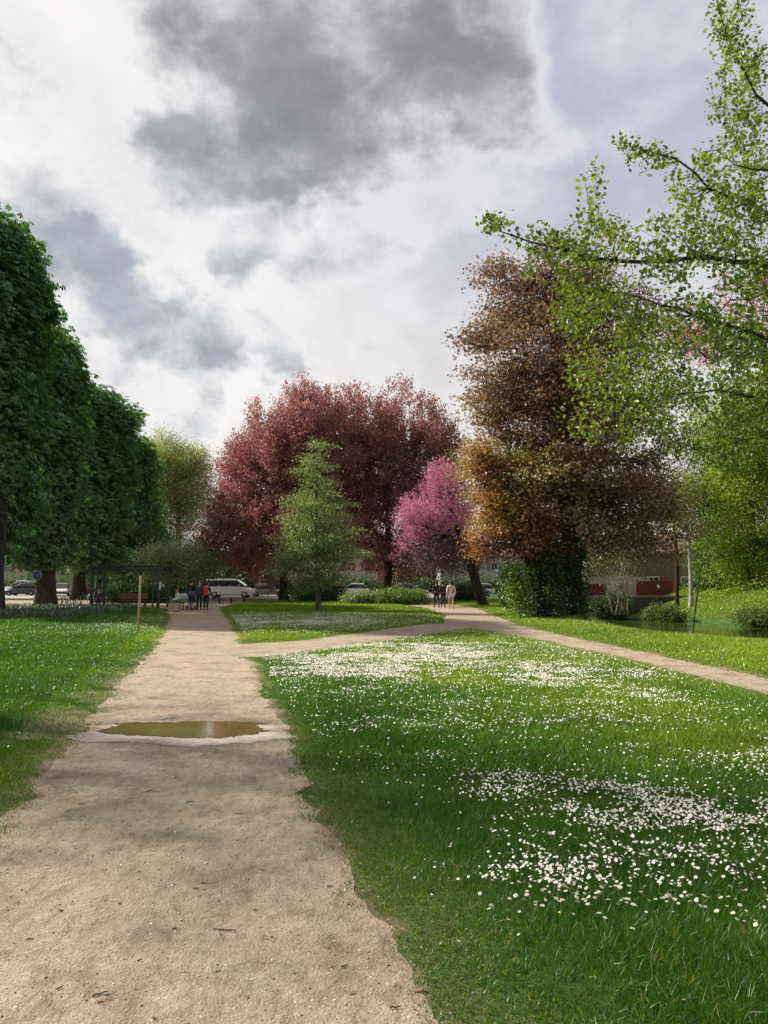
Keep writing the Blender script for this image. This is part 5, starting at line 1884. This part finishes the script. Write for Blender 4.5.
M_TILE, nn = mat('roof_tiles')
tcn = nn.n('ShaderNodeTexCoord')
wv = nn.n('ShaderNodeTexWave'); wv.inputs['Scale'].default_value = 1.6; wv.inputs['Distortion'].default_value = 1.5
nn.l(tcn.outputs['Object'], wv.inputs[0])
c = nn.mix(nn.noise(tcn.outputs['Object'], 3, 6, .7), (0.10, 0.055, 0.04), (0.24, 0.14, 0.10))
b = nn.n('ShaderNodeBsdfPrincipled'); nn.l(c, b.inputs['Base Color']); b.inputs['Roughness'].default_value = .9
bp = nn.n('ShaderNodeBump'); bp.inputs['Distance'].default_value = .1; nn.l(wv.outputs[1], bp.inputs['Height']); nn.l(bp.outputs[0], b.inputs['Normal'])
o = nn.n('ShaderNodeOutputMaterial'); nn.l(b.outputs[0], o.inputs[0])


def make_house(label, x, y, z, W, D, H, rh, wall, rz=0, shutter=(.20, .03, .03), nwin=3, floors=1, door=True, low_red=False):
    root = empty('house', (x, y, z), rz)
    tag(root, label, 'house')
    box('wall', (0, 0, H / 2 - .3), (W, D, H + .6), wall, root)
    bm = bmesh.new()
    ov = .45
    pts = [(-W / 2 - ov, -D / 2 - ov, H), (W / 2 + ov, -D / 2 - ov, H), (W / 2 + ov, D / 2 + ov, H), (-W / 2 - ov, D / 2 + ov, H), (-W / 2 - ov, 0, H + rh), (W / 2 + ov, 0, H + rh)]
    v = [bm.verts.new(p) for p in pts]
    lo2 = [bm.verts.new((p[0], p[1], p[2] - .14)) for p in pts[:4]]
    for f in ((0, 1, 5, 4), (2, 3, 4, 5), (0, 4, 3), (1, 2, 5)): bm.faces.new([v[i] for i in f])
    bm.faces.new([lo2[i] for i in (3, 2, 1, 0)])
    for i in range(4): bm.faces.new((v[i], lo2[i], lo2[(i + 1) % 4], v[(i + 1) % 4]))
    bmesh.ops.recalc_face_normals(bm, faces=bm.faces)
    rf = bm_obj('roof', bm, M_TILE, root)
    ch = bmesh.new(); box_bm(ch, (W * .28, .4, H + rh * .9), (.7, .5, 1.3)); bm_obj('chimney', ch, wall, rf)
    sm_ = simple('shutter_%d' % (shutter[0] * 99), shutter, .7)
    fr_ = simple('frame_white', (.6, .58, .54), .6)
    for fl in range(floors):
        for i in range(nwin):
            wx = -W / 2 + W * (i + .5) / nwin
            wz = 1.5 + fl * 2.8
            wn = box('window', (wx, -D / 2 - .02, wz), (.95, .06, 1.25), M_GLASS, root)
            bm = bmesh.new()
            for (cx_, cz_, sx_, sz_) in ((0, .66, 1.1, .08), (0, -.66, 1.1, .08), (-.51, 0, .08, 1.24), (.51, 0, .08, 1.24), (0, 0, .05, 1.24)):
                box_bm(bm, (wx + cx_, -D / 2 - .06, wz + cz_), (sx_, .07, sz_))
            bm_obj('frame', bm, fr_, wn)
            for s in (-1, 1):
                box('shutter', (wx + s * .86, -D / 2 - .05, wz), (.56, .05, 1.3), sm_, root)
    return root


W1 = stucco('ochre_render', (0.13, 0.10, 0.055))
hs = make_house('low ochre house with tiled roof and red boards behind the stream', xg(655, 66), 70, .0, 9, 7, 4.3, 1.9, W1, R(0), nwin=3)
M_REDW = simple('red_boards', (0.13, 0.014, 0.016), .7, var=.2, scale=2)
fw = empty('red_fence', (xg(655, 61), 61, 0))
tag(fw, 'dark red boarded fence in front of the ochre house', 'fence')
bm = bmesh.new()
for i in range(16): box_bm(bm, (-1.45 + i * .19, 0, 1.0), (.18, .03, 1.6))
bm_obj('boards', bm, M_REDW, fw)
for s in (-1.5, 0, 1.6): box('post', (s, .07, .95), (.09, .09, 1.9), M_REDW, fw)
bt = box('notice', (.25, -.03, 1.35), (.24, .02, .26), simple('white_paper', (.6, .6, .58), .7), fw)
gt_ = empty('red_gate', (xg(596, 61), 61, 0))
tag(gt_, 'small red boarded gate beside the pale wall near the ivy trunk', 'gate')
bm = bmesh.new()
for i in range(8): box_bm(bm, (-.65 + i * .19, 0, .95), (.18, .03, 1.2))
bm_obj('boards', bm, M_REDW, gt_)
box('rail', (0, -.03, .6), (1.5, .04, .09), M_REDW, gt_)
pw = empty('stone_wall', (xg(618, 62.5), 62.5, 0))
tag(pw, 'pale stone garden wall behind the bare shrub', 'wall')
box('masonry', (0, 0, 1.0), (5.4, .3, 2.1), stucco('pale_wall', (.42, .37, .30), 3), pw)
box('coping', (0, 0, 2.09), (5.6, .42, .09), M_KERB, pw)

# bridge with an arch over the stream
br = empty('stone_bridge', (17.3, 57, 0))
tag(br, 'small dark stone bridge with a round arch over the stream', 'bridge')
bm = bmesh.new()
Wd, zt, zb, ra = 7.5, .55, -1.3, 1.0
prof = [(-Wd, zb), (-ra * 1.0, zb)] + [(-ra * math.cos(t_), -.55 + ra * .85 * math.sin(t_)) for t_ in np.linspace(0, np.pi, 13)] + [(ra, zb), (Wd, zb), (Wd, zt), (-Wd, zt)]
fv_ = [bm.verts.new((p[0], -1.4, p[1])) for p in prof]
bv_ = [bm.verts.new((p[0], 1.4, p[1])) for p in prof]
bm.faces.new(fv_); bm.faces.new(bv_[::-1])
for i in range(len(prof)):
    j = (i + 1) % len(prof)
    bm.faces.new((fv_[i], bv_[i], bv_[j], fv_[j]))
bmesh.ops.recalc_face_normals(bm, faces=bm.faces)
bm_obj('arch', bm, stucco('dark_stone', (.07, .062, .052), 3), br)
bm = bmesh.new()
box_bm(bm, (0, -1.32, .62), (Wd * 2, .22, .13))
bm_obj('parapet', bm, simple('parapet_pink', (.26, .15, .14), .8), br)

W2 = stucco('cream_render', (0.42, 0.38, 0.31))
W3 = stucco('grey_render', (0.33, 0.32, 0.30))
make_house('cream two storey house across the road behind the beeches', xg(330, 125), 125, 0, 16, 9, 6, 2.4, W2, 0, (.2, .2, .22), 5, 2)
make_house('grey two storey house across the road behind the judas tree', xg(480, 125), 125, 0, 14, 9, 6, 2.4, W3, 0, (.12, .14, .2), 4, 2)
make_house('cream house far behind the parked cars on the left', xg(20, 135), 135, 0, 16, 9, 6, 2.4, W2, 0, (.2, .2, .22), 5, 2)

# far belt of trees closing the horizon
r_ = np.random.default_rng(5)
n0 = 3600
xx = r_.uniform(-170, 190, n0)
yy = r_.uniform(140, 165, n0)
zz = r_.random(n0) ** .7 * (5.5 + 3.5 * fbm(xx, yy, 14, 44))
ob = leaves('far_trees', np.stack([xx, yy, zz], 1), 42, M_DK, None, .8, 1.3, seed=6)
tag(ob, 'dark green belt of trees closing the view behind everything', 'trees', kind='stuff')
n0 = 700
xx = r_.uniform(-60, 34, n0); yy = r_.uniform(107, 110, n0); zz = r_.random(n0) * 1.8
ob = leaves('street_hedge', np.stack([xx, yy, zz], 1), 50, M_DK, None, .3, .6, seed=8)
tag(ob, 'dark hedge along the far side of the road', 'hedge', kind='stuff')
